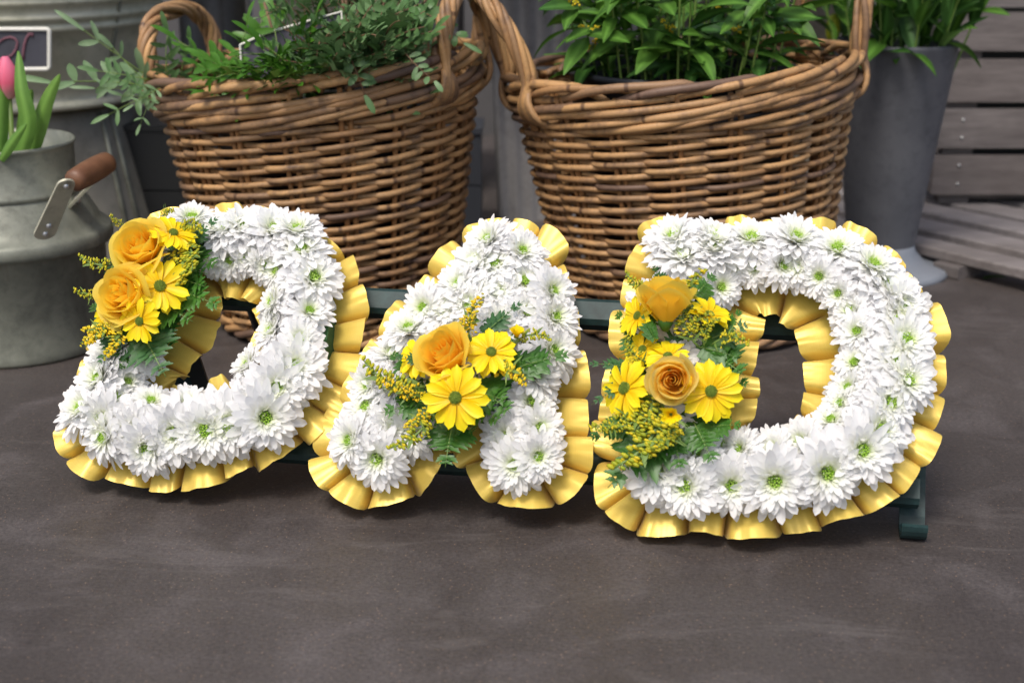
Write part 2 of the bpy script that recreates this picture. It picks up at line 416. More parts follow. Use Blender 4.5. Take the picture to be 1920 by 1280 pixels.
def rose_petals(seed, openness=1.0, h=.036, m=None):
    random.seed(seed); out = []
    spec = []
    for k in range(9): spec.append((.0018+.00105*k, h*(.955+.001*k), .0004*k*openness*.6, 1.7-.06*k, .0009, .1))
    for k in range(5): spec.append((.0115+.0007*k, h*(.95), .0024*openness, 1.15, .0010, .12))
    for k in range(5): spec.append((.0150+.0006*k, h*(.93-.01*k), .0052*openness, 1.0, .0013, .10))
    for k in range(6): spec.append((.0190+.0005*k, h*(.86-.02*k), .0090*openness, .92, .0016, .22))
    for i, (rk, H, fl, half, sp, tip) in enumerate(spec):
        th0 = i*2.4+U(-.3, .3); nu, nv = 10, 7; vs = []; ts = []; ru = U(0, 6.28); ru2 = U(0, 6.28)
        Hh = H*U(.95, 1.04); hv = U(-.12, .12)
        for a in range(nu+1):
            q = -1+2*a/nu
            for c in range(nv+1):
                v = c/nv
                shape = .30+.70*math.sin(min(1, v*1.45)*math.pi/2)
                lip = max(0, v-.55)/.45
                r = rk*shape - (.10*rk*lip if i < 9 else 0) + fl*lip**1.7*(1+.25*math.sin(3*q+ru)) + sp*q
                r += .0007*math.sin(5*q+ru2)*v*v*(1 if i > 6 else .4)
                edge = 1-.34*abs(q)**2.6-tip*.0*abs(q)
                z = Hh*v*(edge if v > .5 else 1-(1-edge)*v*2*.5) + .001*math.sin(4*q+ru)*lip
                z -= fl*.55*lip**2.2
                z += H*tip*.30*(math.exp(-(q/.22)**2))*lip*(1 if i > 13 else 0)
                t = th0+q*half
                vs.append((r*math.cos(t), r*math.sin(t), z)); ts.append(min(1, .12+.10*(i/len(spec))*4*.5+.75*lip*(.35+.65*i/len(spec))))
        fs = []
        for a in range(nu):
            for c in range(nv): b0 = a*(nv+1)+c; fs.append((b0, b0+nv+1, b0+nv+2, b0+1))
        mb = MB(); mb.add(vs, fs, 0, ts); out.append(mb.mesh('petal', [m or M_rose]))
    return out
RS = [rose_petals(5, 1.0), rose_petals(9, .5, .040, M_rose3), rose_petals(12, .85, .046), rose_petals(15, .9, .038, M_rose2)]
def calyx():
    mb = MB(); mb.lathe([(.0001, -.010), (.003, -.009), (.0068, -.003), (.0075, .002), (.006, .004)], 12)
    for k in range(5):
        vs, fs, ts = petal_grid(.022, .008, 50, 85, .1, 4, 3, -.001, .005, 0, .8, 0, 0, .6); mb.add(rotz(vs, k*1.256), fs)
    return mb.mesh('calyx', [M_leaf])
CX = calyx()
def add_rose(root, P, Nn, k=0, s=1.0, spin=0.0, label=None):
    o = link('rose', CX, root); M = frame(P - Nn.normalized()*.030*s, Nn, s=s, spin=spin); put(o, root, M)
    if label: o['label'] = label
    for me in RS[k]: link('petal', me, o)
    return o

def fern_mesh(seed, L=.07, n=8, W=.026, mats=None, curve=.25, fine=False):
    random.seed(seed); mb = MB()
    def ax(s): return Vector((L*s, .0, -curve*L*s*s)), Vector((1, 0, -2*curve*s)).normalized()
    mb.tube([ax(i/8)[0] for i in range(9)], [.0007*(1-.7*i/8) for i in range(9)], 5, 1)
    for i in range(n):
        s = .14+.84*i/n; P, D = ax(s)
        ll = W*math.sin(min(1, (s+.22)*1.15)*math.pi)**.6*U(.9, 1.1) if s < .75 else W*(1.02-s)*2.0
        ll = max(ll, .003)
        for sd in (-1, 1):
            ang = R(U(48, 62)-20*s); d = Vector((math.cos(ang), sd*math.sin(ang), -.15)); per = Vector((-sd*math.sin(ang), math.cos(ang), 0))*(1 if sd > 0 else 1)
            K = 6 if not fine else 4; vs = []; hw = ll*(.34 if not fine else .2)
            for j in range(K+1):
                q = j/K; wd = hw*(1-q**1.6)*(1.0+(.22 if j % 2 else -.18))*(1 if j else .6)
                c = P + d*ll*q + Vector((0, 0, -.12*ll*q*q + U(-.0004, .0004)))
                vs += [c-per*wd*1.0, c+Vector((0, 0, -wd*.18)), c+per*wd*1.0]
            fs = []
            for j in range(K):
                for h in range(2): a = j*3+h; fs.append((a, a+3, a+4, a+1))
            mb.add(vs, fs, 0, [.35 if x % 3 == 1 else 0 for x in range(len(vs))])
    return mb.mesh('fern_leaf', mats or [M_fern, M_stem])
FE = [fern_mesh(60+i) for i in range(3)]+[fern_mesh(70+i, mats=[M_fernb, M_stem], W=.02) for i in range(2)]
FEW = [fern_mesh(80+i, W=.040, n=7, curve=.15) for i in range(2)]
def gold_mesh(seed, L=.05, nb=70, ty=.5, wid=.006):
    random.seed(seed); mb = MB()
    def ax(s): return Vector((L*s, .10*L*math.sin(s*3), -.18*L*s*s))
    mb.tube([ax(i/8) for i in range(9)], [.0009*(1-.6*i/8) for i in range(9)], 5, 1)
    for k in range(nb):
        s = U(.18, 1)**.85; a = U(0, 6.28); r = wid*(1.12-s)*U(.35, 1.0)+.0012
        c = ax(s)+Vector((U(-.001, .003), r*math.cos(a), r*math.sin(a)))
        mb.ball(c, U(.0010, .0015), 0, 6, 4, min(1, max(0, ty+U(-.35, .35))), 1.15)
        if k % 3 == 0: mb.tube([ax(max(0, s-.06)), c], .0004, 3, 1, caps=False)
    for k in range(5):
        s = U(.05, .7); vs, fs, ts = petal_grid(.012, .003, 30, 0, .1, 3, 3, 0, 0, 0, .5, 0, 0, .5)
        p = ax(s); mb.add([Vector(q)+p for q in rotz(vs, U(-1.2, 1.2))], fs, 1)
    return mb.mesh('goldenrod_sprig', [M_bud, M_stem])
GO = [gold_mesh(30+i, ty=.42) for i in range(3)]+[gold_mesh(35+i, ty=.85) for i in range(2)]
def add_span(root, me, A, B, L0, nrm, name=None, wide=1.0, parent=None):
    """lay a +X running mesh of length L0 from A to B, its +Z towards nrm"""
    D = B-A; L = D.length; X = D.normalized(); Z = (nrm-X*nrm.dot(X)).normalized(); Y = Z.cross(X); s = L/L0
    M = Matrix((X*s, Y*s*wide, Z*s)).transposed().to_4x4(); M = Matrix.Translation(A) @ M
    o = link(name or me.name.split('.')[0], me, root); put(o, root, M); return o

# ------------------------------------------------------------------ the three letters
def resample(pts, step, closed=True):
    P = [Vector((a, b)) for a, b in pts]
    # Catmull-Rom smoothing
    out = []; n = len(P)
    for i in range(n):
        p0, p1, p2, p3 = P[i-1], P[i], P[(i+1) % n], P[(i+2) % n]
        for k in range(10):
            t = k/10
            out.append(.5*((2*p1)+(p2-p0)*t+(2*p0-5*p1+4*p2-p3)*t*t+(3*p1-p0-3*p2+p3)*t**3))
    L = [0]
    for i in range(len(out)): L.append(L[-1]+(out[(i+1) % len(out)]-out[i]).length)
    tot = L[-1]; m = max(12, int(tot/step)); res = []; j = 0
    for k in range(m):
        d = tot*k/m
        while L[j+1] < d: j += 1
        a = out[j % len(out)]; b = out[(j+1) % len(out)]
        res.append(a+(b-a)*((d-L[j])/max(1e-9, L[j+1]-L[j])))
    return res, tot
def inset(ps, d, outer=True):
    n = len(ps); ccw = area(ps) > 0; out = []
    for i in range(n):
        t = ps[(i+4) % n]-ps[i-4]; t.normalize(); q = Vector((-t.y, t.x)) if ccw else Vector((t.y, -t.x))
        out.append(ps[i]+q*(d if outer else -d))
    return out
def area(ps): return .5*sum(ps[i-1].x*ps[i].y-ps[i].x*ps[i-1].y for i in range(len(ps)))
def inside(p, poly):
    c = False; n = len(poly)
    for i in range(n):
        a, b = poly[i-1], poly[i]
        if (a.y > p.y) != (b.y > p.y) and p.x < (b.x-a.x)*(p.y-a.y)/(b.y-a.y)+a.x: c = not c
    return c
RIBW = .0330
def ribbon(root, ctr, outward, P=.034, seed=0, wid=RIBW, name='ribbon'):
    """pleated satin band pinned round the foam side; outward=+1 grows away from the contour's inside"""
    random.seed(seed); n = len(ctr); ccw = area(ctr) > 0
    nrm = []
    K = 5
    for i in range(n):
        d = ctr[(i+K) % n]-ctr[i-K]; d.normalize(); q = Vector((d.y, -d.x)) if ccw else Vector((-d.y, d.x)); nrm.append(q*outward)
    for _ in range(6): nrm = [(nrm[i-1]+nrm[i]+nrm[(i+1) % n]).normalized() for i in range(n)]
    # pleats are spaced evenly along the free edge, so the gathered edge is denser round tight corners
    om = [ctr[i]+nrm[i]*wid*.75 for i in range(n)]; seg = [(om[(i+1) % n]-om[i]).length+1e-6 for i in range(n)]; cum = [0]
    for s in seg: cum.append(cum[-1]+s)
    tot = cum[-1]; npl = max(5, round(tot/P)); P = tot/npl
    def ev(s):
        s %= tot; lo = 0; hi = n
        while hi-lo > 1:
            m = (lo+hi)//2
            if cum[m] <= s: lo = m
            else: hi = m
        f = (s-cum[lo])/seg[lo]; a = ctr[lo].lerp(ctr[(lo+1) % n], f); q = nrm[lo].lerp(nrm[(lo+1) % n], f).normalized(); return a, q
    amp = [U(.62, 1.35) for _ in range(npl)]; sh = [U(-.3, .3) for _ in range(npl)]; dz = [U(-.004, .006) for _ in range(npl)]; wv = [U(-.004, .005) for _ in range(npl)]; sk = [random.choice((-1, 1))*U(.002, .008) for _ in range(npl)]
    per = 20; rows = 7; vs = []; ts = []; tlen = 0
    tot_cols = npl*per
    for c in range(tot_cols):
        k = c//per; f = (c % per)/per; k2 = (k+1) % npl; km = (k-1) % npl
        w2 = f*f*(3-2*f)
        # values blend between troughs so each pleat keeps its own height
        A = amp[k]; S = sh[k]*(1-f)+sh[k2]*f if True else 0
        hump = (1-math.cos(2*math.pi*f))/2
        h0 = hump; wide = 1-(1-h0)**3.2; hump = .72*min(1, h0*1.75)**.8+.28*h0
        for r in range(rows):
            q = r/(rows-1)
            B = P*(.12+.05*q); Aa = (.0035+.0240*q**.9)*A
            s = P*(k+f+S*q) - B*math.sin(2*math.pi*f)
            a, nn = ev(s)
            drop = .004*max(0, -nn.y) if outward > 0 else .010*max(0, -nn.y)-.007*max(0, nn.y)+.006*max(0, nn.x)
            dist = -.004+(wid+drop+wv[k]*hump+sk[k]*(f-.5)*wide)*q*((lambda tq: tq+(1-tq)*wide)(.60+.12*max(0, -nn.y)))
            off = .018 + Aa*(hump-.55) + dz[k]*q*hump - .004*q*q + (.0013*math.sin(9.1*s/P+k)+.0009*math.sin(17*s/P+3*q+k*2))*q
            p = a+nn*dist; vs.append(L3(p.x, p.y, off)); ts.append(q*.06+.0*c)
    fs = []
    for c in range(tot_cols):
        c2 = (c+1) % tot_cols
        for r in range(rows-1): fs.append((c*rows+r, c*rows+r+1, c2*rows+r+1, c2*rows+r))
    mb = MB(); mb.add(vs, fs, 0, ts)
    return mb.obj(name, [M_rib], root)
def foam(root, outer, inner):
    import bmesh
    bm = bmesh.new(); loops = [outer]+([inner] if inner else [])
    edges = []
    for lp in loops:
        vv = [bm.verts.new(L3(p.x, p.y, .040)) for p in lp[::2]]
        for i in range(len(vv)): edges.append(bm.edges.new((vv[i-1], vv[i])))
    bmesh.ops.triangle_fill(bm, use_beauty=True, edges=edges)
    ret = bmesh.ops.extrude_face_region(bm, geom=list(bm.faces))
    bmesh.ops.translate(bm, vec=-LN*.036, verts=[e for e in ret['geom'] if isinstance(e, bmesh.types.BMVert)])
    bmesh.ops.recalc_face_normals(bm, faces=bm.faces)
    me = bpy.data.meshes.new('foam_base'); bm.to_mesh(me); bm.free(); me.materials.append(M_foam)
    o = link('foam_base', me, root); o.location = -root.location
def near(p, polys):
    best = 9; bq = None
    for poly in polys:
        for a in poly:
            d = (p-a).length
            if d < best: best = d; bq = a
    return best, bq
HEAD = .052
def letter(label, outer_px, inner_px, cen_px, bouquet, seed, P=.033):
    oc, _ = resample([toL(x, y, .04) for x, y in outer_px], .004)
    ic = resample([toL(x, y, .04) for x, y in inner_px], .004)[0] if inner_px else None
    oc = inset(oc, .0055)
    if ic: ic = inset(ic, .0065, False)
    low = min(oc, key=lambda p: p.y); root = thing('flower_letter', label, 'floral tribute', L3(sum(p.x for p in oc)/len(oc), low.y, 0))
    foam(root, oc, ic)
    ribbon(root, oc, 1, P, seed, RIBW if ic else .036)
    if ic: ribbon(root, ic, -1, P*.80, seed+5, .031)
    random.seed(seed+1)
    polys = [oc]+([ic] if ic else [])
    cs = [Vector(toL(x, y, HEAD+.004)) for x, y in cen_px]
    def okp(p): return inside(p, oc) and not (ic and inside(p, ic))
    # fill the foam between the heads that can be counted in the photograph
    us = [p.x for p in oc]; vs = [p.y for p in oc]
    for _ in range(6000):
        p = Vector((U(min(us), max(us)), U(min(vs), max(vs))))
        if okp(p) and near(p, polys)[0] > .010 and near(p, [ic or oc])[0] > (.017 if ic else .010) and all((p-c).length > .0285 for c in cs): cs.append(p)
    for c in cs:
        d, q = near(c, polys); di = near(c, [ic])[0] if ic else 9
        kin = max(0, min(1, (.034-di)/.020)) if di < near(c, [oc])[0]+.004 else 0
        out = (q-c) if okp(c) else (c-q)
        if out.length > 1e-5: out.normalize()
        k = max(0, min(1, (.042-d)/.034)); tl = .55*k if okp(c) else .8
        Nn = LN + (LU*out.x+LV*out.y)*tl + (LU*U(-.1, .1)+LV*U(-.1, .1))
        off = HEAD - .008*k + U(-.002, .003)
        add_chrys(root, L3(c.x, c.y, off), Nn, U(.90, 1.08)*(1-.27*kin)*(1+.06*k*(1-kin) if ic else .93))
    bouquet(root)
    return root
def BP(px, py, off=.075): u, v = toL(px, py, off); return L3(u, v, off)
def dirn(a, b, c=1.0): return LN*c+LU*a+LV*b
def rose_at(root, px, py, dia, d, k=0, off=.085, spin=0.0, label=None):
    P = BP(px, py, off); z = (P-CAM).length; s = dia/FPX*z/.052; add_rose(root, P, d, k, s, spin, label)
def daisy_at(root, px, py, rad, d, off=.075, n=14, closed=0.0, name='daisy'):
    P = BP(px, py, off); z = (P-CAM).length; s = rad/FPX*z/.0275; add_daisy(root, P, d, s, n, closed, name)
def fern_at(root, a, b, k=0, oa=.066, ob=.078, wide=1.0, me=None):
    A = BP(*a, oa); B = BP(*b, ob); add_span(root, me or FE[k], A, B, .07, LN+Vector((0, 0, .2)), 'fern_leaf', wide*1.3)
def gold_at(root, a, b, k=0, oa=.068, ob=.085, wide=1.0):
    A = BP(*a, oa); B = BP(*b, ob); add_span(root, GO[k], A, B, .05, LN, 'goldenrod_sprig', wide)
def scrub(root, pts, seed):
    """short dark fern pieces tucked under the blooms"""
    random.seed(seed)
    for (x, y, r) in pts:
        a = U(0, 6.28)
        for k in range(3):
            b = a+k*2.1+U(-.4, .4); fern_at(root, (x, y), (x+r*math.cos(b), y+r*math.sin(b)), k % 3, .055, .068, 1.3)

def z2(off, sc_, pts): return [(off[0]+x/sc_, off[1]+y/sc_) for x, y in pts]
Dr_c = z2((1080, 370), 1.882, [(378, 210), (490, 185), (558, 215), (632, 222), (718, 228), (790, 232), (865, 262), (620, 145), (770, 145), (925, 178), (1040, 240), (1095, 315), (935, 320), (980, 388), (1118, 428), (1003, 465), (1120, 572), (995, 577), (975, 662), (1098, 715), (943, 718), (910, 780), (1065, 805), (1003, 878), (805, 845), (705, 873), (877, 952), (700, 980), (545, 990), (590, 885), (515, 868), (415, 900), (390, 995), (282, 945), (480, 140), (350, 140), (1160, 640), (1150, 500), (1140, 370), (500, 300)])
Dl_c = z2((80, 360), 2.133, [(675, 243), (738, 238), (800, 232), (712, 150), (790, 140), (890, 268), (940, 300), (1022, 238), (960, 375), (1063, 335), (925, 430), (1047, 468), (930, 480), (1022, 580), (915, 545), (990, 680), (928, 762), (825, 828), (735, 903), (642, 930), (560, 832), (517, 942), (415, 838), (357, 935), (283, 818), (245, 885), (150, 860), (313, 748), (230, 738), (383, 652), (285, 635), (625, 165), (905, 150), (1000, 150), (580, 110), (820, 680), (850, 240), (250, 960), (410, 990), (870, 880)])
A_c = z2((560, 380), 2.064, [(848, 180), (755, 240), (740, 140), (690, 225), (855, 295), (628, 318), (690, 348), (765, 350), (665, 395), (570, 408), (622, 440), (870, 420), (775, 470), (490, 390), (420, 490), (350, 590), (352, 712), (887, 765), (915, 862), (805, 890), (915, 965), (830, 990), (210, 910), (300, 965), (265, 790), (350, 840), (430, 860), (900, 660), (960, 560), (970, 430), (960, 330), (280, 690)])

def bq_Dr(r):
    scrub(r, [(1250, 700, 75), (1310, 640, 80), (1220, 780, 80), (1290, 760, 70), (1200, 620, 55), (1340, 700, 60), (1300, 560, 60)], 1)
    rose_at(r, 1248, 545, 100, LV*1.0+LN*.42-LU*.05, 2, .095, .4, 'tall golden rose seen from its side')
    rose_at(r, 1260, 712, 98, dirn(.0, -.35), 1, .100, 2.0, 'pale golden rose facing the front')
    daisy_at(r, 1333, 733, 57, dirn(.10, -.30), .085, 17)
    daisy_at(r, 1252, 668, 44, dirn(-.1, .55), .078, 13)
    daisy_at(r, 1172, 728, 60, dirn(-.8, -.1), .078, 13)
    daisy_at(r, 1196, 592, 42, dirn(-.95, .1), .075, 13, .1)
    daisy_at(r, 1330, 590, 44, dirn(.5, .75), .075, 13, .25)
    daisy_at(r, 1205, 655, 40, dirn(-.5, .2), .068, 12)
    daisy_at(r, 1258, 776, 30, dirn(0, -.55), .100, 11, 1.0, 'daisy_bud')
    for a, b, k in [((1240, 545), (1180, 508), 0), ((1295, 590), (1318, 508), 1), ((1310, 650), (1290, 560), 2), ((1320, 650), (1345, 600), 0), ((1335, 645), (1395, 640), 1), ((1215, 680), (1180, 630), 2), ((1290, 640), (1330, 590), 1),
                    ((1240, 740), (1150, 860), 0), ((1240, 750), (1190, 850), 1), ((1180, 770), (1110, 790), 2), ((1260, 770), (1220, 830), 0), ((1225, 730), (1180, 800), 2), ((1270, 785), (1230, 830), 1), ((1220, 745), (1160, 790), 0), ((1310, 600), (1290, 545), 0)]:
        gold_at(r, a, b, k, .075, .092, 1.9)
    for a, b, k, wd in [((1325, 640), (1398, 600), 3, 1.6), ((1330, 660), (1390, 690), 0, 2.0), ((1190, 690), (1105, 672), 3, .7), ((1190, 710), (1112, 745), 3, .8), ((1180, 790), (1108, 812), 1, .9), ((1250, 805), (1140, 896), 0, 1.1),
                        ((1300, 790), (1335, 855), 1, 1.3), ((1260, 800), (1275, 868), 0, 1.3), ((1275, 800), (1230, 850), 2, 1.4), ((1245, 540), (1228, 498), 3, 1.2), ((1330, 800), (1385, 790), 0, 1.1), ((1350, 620), (1385, 580), 1, .9)]:
        fern_at(r, a, b, k, .066, .080, wd)
    fern_at(r, (1310, 650), (1385, 665), 0, .07, .078, 1.0, FEW[0]); fern_at(r, (1230, 640), (1205, 590), 0, .08, .09, .5, FEW[1])
def bq_Dl(r):
    scrub(r, [(270, 520, 60), (320, 500, 60), (310, 560, 40), (290, 590, 55), (220, 600, 60), (250, 650, 45), (350, 470, 50)], 2)
    rose_at(r, 252, 452, 104, dirn(-.10, .10), 0, .098, 1.0, 'upper wide open golden rose')
    rose_at(r, 217, 548, 104, dirn(-.25, -.20), 0, .098, 3.0, 'lower golden rose with pointed outer petals')
    daisy_at(r, 325, 437, 42, dirn(.35, .5), .085, 14)
    daisy_at(r, 300, 536, 54, dirn(.35, -.15), .085, 13)
    daisy_at(r, 262, 602, 40, dirn(-.05, -.45), .088, 12)
    daisy_at(r, 195, 592, 30, dirn(-.5, -.2), .078, 11)
    for a, b, k in [((225, 490), (150, 474), 0), ((200, 545), (142, 538), 1), ((215, 590), (148, 632), 3), ((225, 595), (155, 610), 4), ((225, 610), (188, 660), 3), ((320, 450), (328, 520), 1), ((335, 450), (350, 500), 0), ((300, 420), (318, 395), 2), ((235, 420), (212, 402), 2), ((290, 560), (272, 560), 0), ((330, 430), (370, 430), 0), ((320, 470), (335, 510), 2)]:
        gold_at(r, a, b, k, .075, .090, 1.9)
    for a, b, k, wd in [((345, 470), (398, 400), 3, .9), ((320, 540), (402, 560), 1, 1.0), ((265, 620), (300, 690), 3, 1.8), ((230, 610), (178, 672), 3, 1.0), ((225, 600), (152, 640), 4, .7), ((300, 500), (375, 500), 2, 1.6), ((315, 520), (372, 525), 0, 1.7), ((300, 570), (350, 590), 2, 1.5)]:
        fern_at(r, a, b, k, .066, .080, wd)
    fern_at(r, (310, 470), (375, 470), 0, .06, .07, 1.0, FEW[0]); fern_at(r, (215, 500), (196, 510), 0, .07, .075, .9, FEW[1])
def bq_A(r):
    scrub(r, [(860, 700, 70), (800, 730, 65), (900, 700, 70), (840, 760, 60), (930, 690, 60), (780, 700, 60), (910, 640, 50)], 3)
    rose_at(r, 822, 655, 108, dirn(-.35, .15), 3, .100, .5, 'orange yellow rose tilted to the left')
    daisy_at(r, 854, 745, 61, dirn(.0, -.30), .098, 15)
    daisy_at(r, 921, 660, 50, dirn(.1, .1), .085, 18)
    daisy_at(r, 785, 668, 46, dirn(-.45, .15), .068, 17)
    daisy_at(r, 968, 632, 24, dirn(.25, .6), .085, 12, 1.1, 'daisy_bud')
    for a, b, k in [((800, 725), (684, 668), 0), ((800, 735), (720, 700), 3), ((805, 745), (760, 720), 3), ((815, 760), (730, 828), 0), ((810, 750), (760, 790), 4), ((880, 640), (905, 556), 3), ((885, 640), (888, 590), 4), ((960, 645), (1024, 632), 0), ((890, 690), (975, 712), 4), ((900, 690), (950, 690), 0), ((880, 650), (870, 600), 4)]:
        gold_at(r, a, b, k, .075, .090, 1.7)
    for a, b, k, wd in [((895, 640), (972, 556), 3, .75), ((955, 695), (1060, 652), 0, .8), ((850, 790), (832, 862), 1, 1.6), ((810, 755), (718, 762), 2, 1.1), ((890, 720), (950, 760), 0, 1.6), ((880, 750), (930, 780), 1, 1.6), ((810, 680), (740, 660), 4, .8), ((950, 690), (960, 640), 1, 1.0), ((800, 740), (745, 735), 0, 1.2), ((865, 790), (885, 800), 2, 1.6)]:
        fern_at(r, a, b, k, .066, .080, wd)
    fern_at(r, (880, 730), (945, 745), 0, .068, .078, 1.0, FEW[0]); fern_at(r, (940, 680), (990, 670), 0, .066, .074, .8, FEW[1])

letter('rightmost white flower letter D with two golden roses stacked on its left stroke',
       [(1232, 462), (1330, 450), (1450, 446), (1560, 450), (1648, 496), (1700, 575), (1724, 680), (1704, 790), (1650, 870), (1560, 915), (1440, 935), (1300, 930), (1178, 915), (1172, 800), (1195, 640)],
       [(1372, 535), (1440, 522), (1500, 528), (1545, 575), (1565, 660), (1550, 750), (1500, 815), (1430, 832), (1366, 830), (1360, 740), (1368, 630)], Dr_c, bq_Dr, 11)
letter('white flower letter D beside the milk churn, two wide golden roses at upper left',
       [(290, 440), (345, 425), (430, 420), (520, 430), (592, 480), (625, 560), (624, 640), (586, 718), (506, 784), (398, 832), (282, 842), (150, 810), (160, 745), (205, 640), (250, 530)],
       [(365, 500), (430, 488), (492, 500), (524, 570), (504, 650), (432, 726), (335, 742), (262, 716), (300, 650), (342, 568)], Dl_c, bq_Dl, 21)
letter('middle white flower letter A with a single orange yellow rose at its centre',
       [(880, 462), (930, 450), (992, 462), (1014, 540), (1028, 640), (1038, 750), (1040, 850), (1006, 880), (950, 880), (920, 845), (898, 800), (850, 776), (796, 800), (758, 858), (700, 878), (654, 868), (636, 828), (672, 760), (730, 670), (790, 580), (840, 510)],
       None, A_c, bq_A, 31, .037)

# ------------------------------------------------------------------ display stand
st = thing('display_stand', 'dark green metal easel frame holding the three flower letters', 'stand', L3(0, 0, -.02))
def bar(a, b, name, wv=.022, wn=.020, m=None):
    A = L3(*a); B = L3(*b); D = (B-A); X = D.normalized(); Z = LN; Y = Z.cross(X); M = Matrix((Y, X, Z)).transposed()
    mb = MB(); mb.box((A+B)/2, wv, D.length, wn, M, bev=.004); return mb.obj(name, m or M_green, st, False)
u0, v0 = toL(1110, 588, -.01); u1, v1 = toL(1110, 878, -.01); ur, vr = toL(1722, 940, -.012); ul = toL(330, 690, -.01)[0]
bar((ul, v0, -.012), (ur, v0, -.012), 'upper_rail', .024)
bar((ul, v1, -.012), (ur, v1, -.012), 'lower_rail', .024)
def band(uc, name, wd=.020):
    pts = []
    for i in range(12): pts.append((.18*(1-i/11), -.030))
    path = []
    for v, off in pts: path.append(L3(uc, v, off))
    # foot: turns down to the ground and hooks forward
    foot = L3(uc, -.004, -.030); fz = foot.z
    for k in range(1, 11):
        a = math.pi*k/10; path.append(Vector((foot.x, foot.y, fz))-LW*(.013*(1-math.cos(a))) - Vector((0, 0, 1))*((fz-.016)*min(1, a/1.2)+.0135*math.sin(a)))
    mb = MB(); vs = []; fs = []
    for i, p in enumerate(path):
        d = (path[min(i+1, len(path)-1)]-path[max(0, i-1)]).normalized(); nn = d.cross(LU).normalized()*.0022
        vs += [p-LU*wd/2-nn, p+LU*wd/2-nn, p+LU*wd/2+nn, p-LU*wd/2+nn]
    for i in range(len(path)-1):
        for k in range(4): a = i*4+k; b_ = i*4+(k+1) % 4; fs.append((a, b_, b_+4, a+4))
    fs += [(0, 3, 2, 1), tuple(len(vs)-4+k for k in range(4))]
    mb.add(vs, fs); return mb.obj(name, M_green, st, False)
band(ur-.003, 'end_foot'); band(ul, 'end_foot')
for uc in (ul+.03, ur-.03):
    A = L3(uc, .19, -.03); B = Vector((A.x, A.y, 0))+LW*.10+Vector((0, 0, .004)); mb = MB(); mb.tube([A, B], .006, 8); mb.obj('prop_leg', M_black, st)
A = BP(350, 640, -.03); B = BP(385, 745, -.03); mb = MB(); mb.box((A+B)/2, .016, (B-A).length, .006, Matrix((Vector(LU), (B-A).normalized(), LU.cross((B-A).normalized()))).transposed()); mb.obj('prop_plate', M_black, st, False)

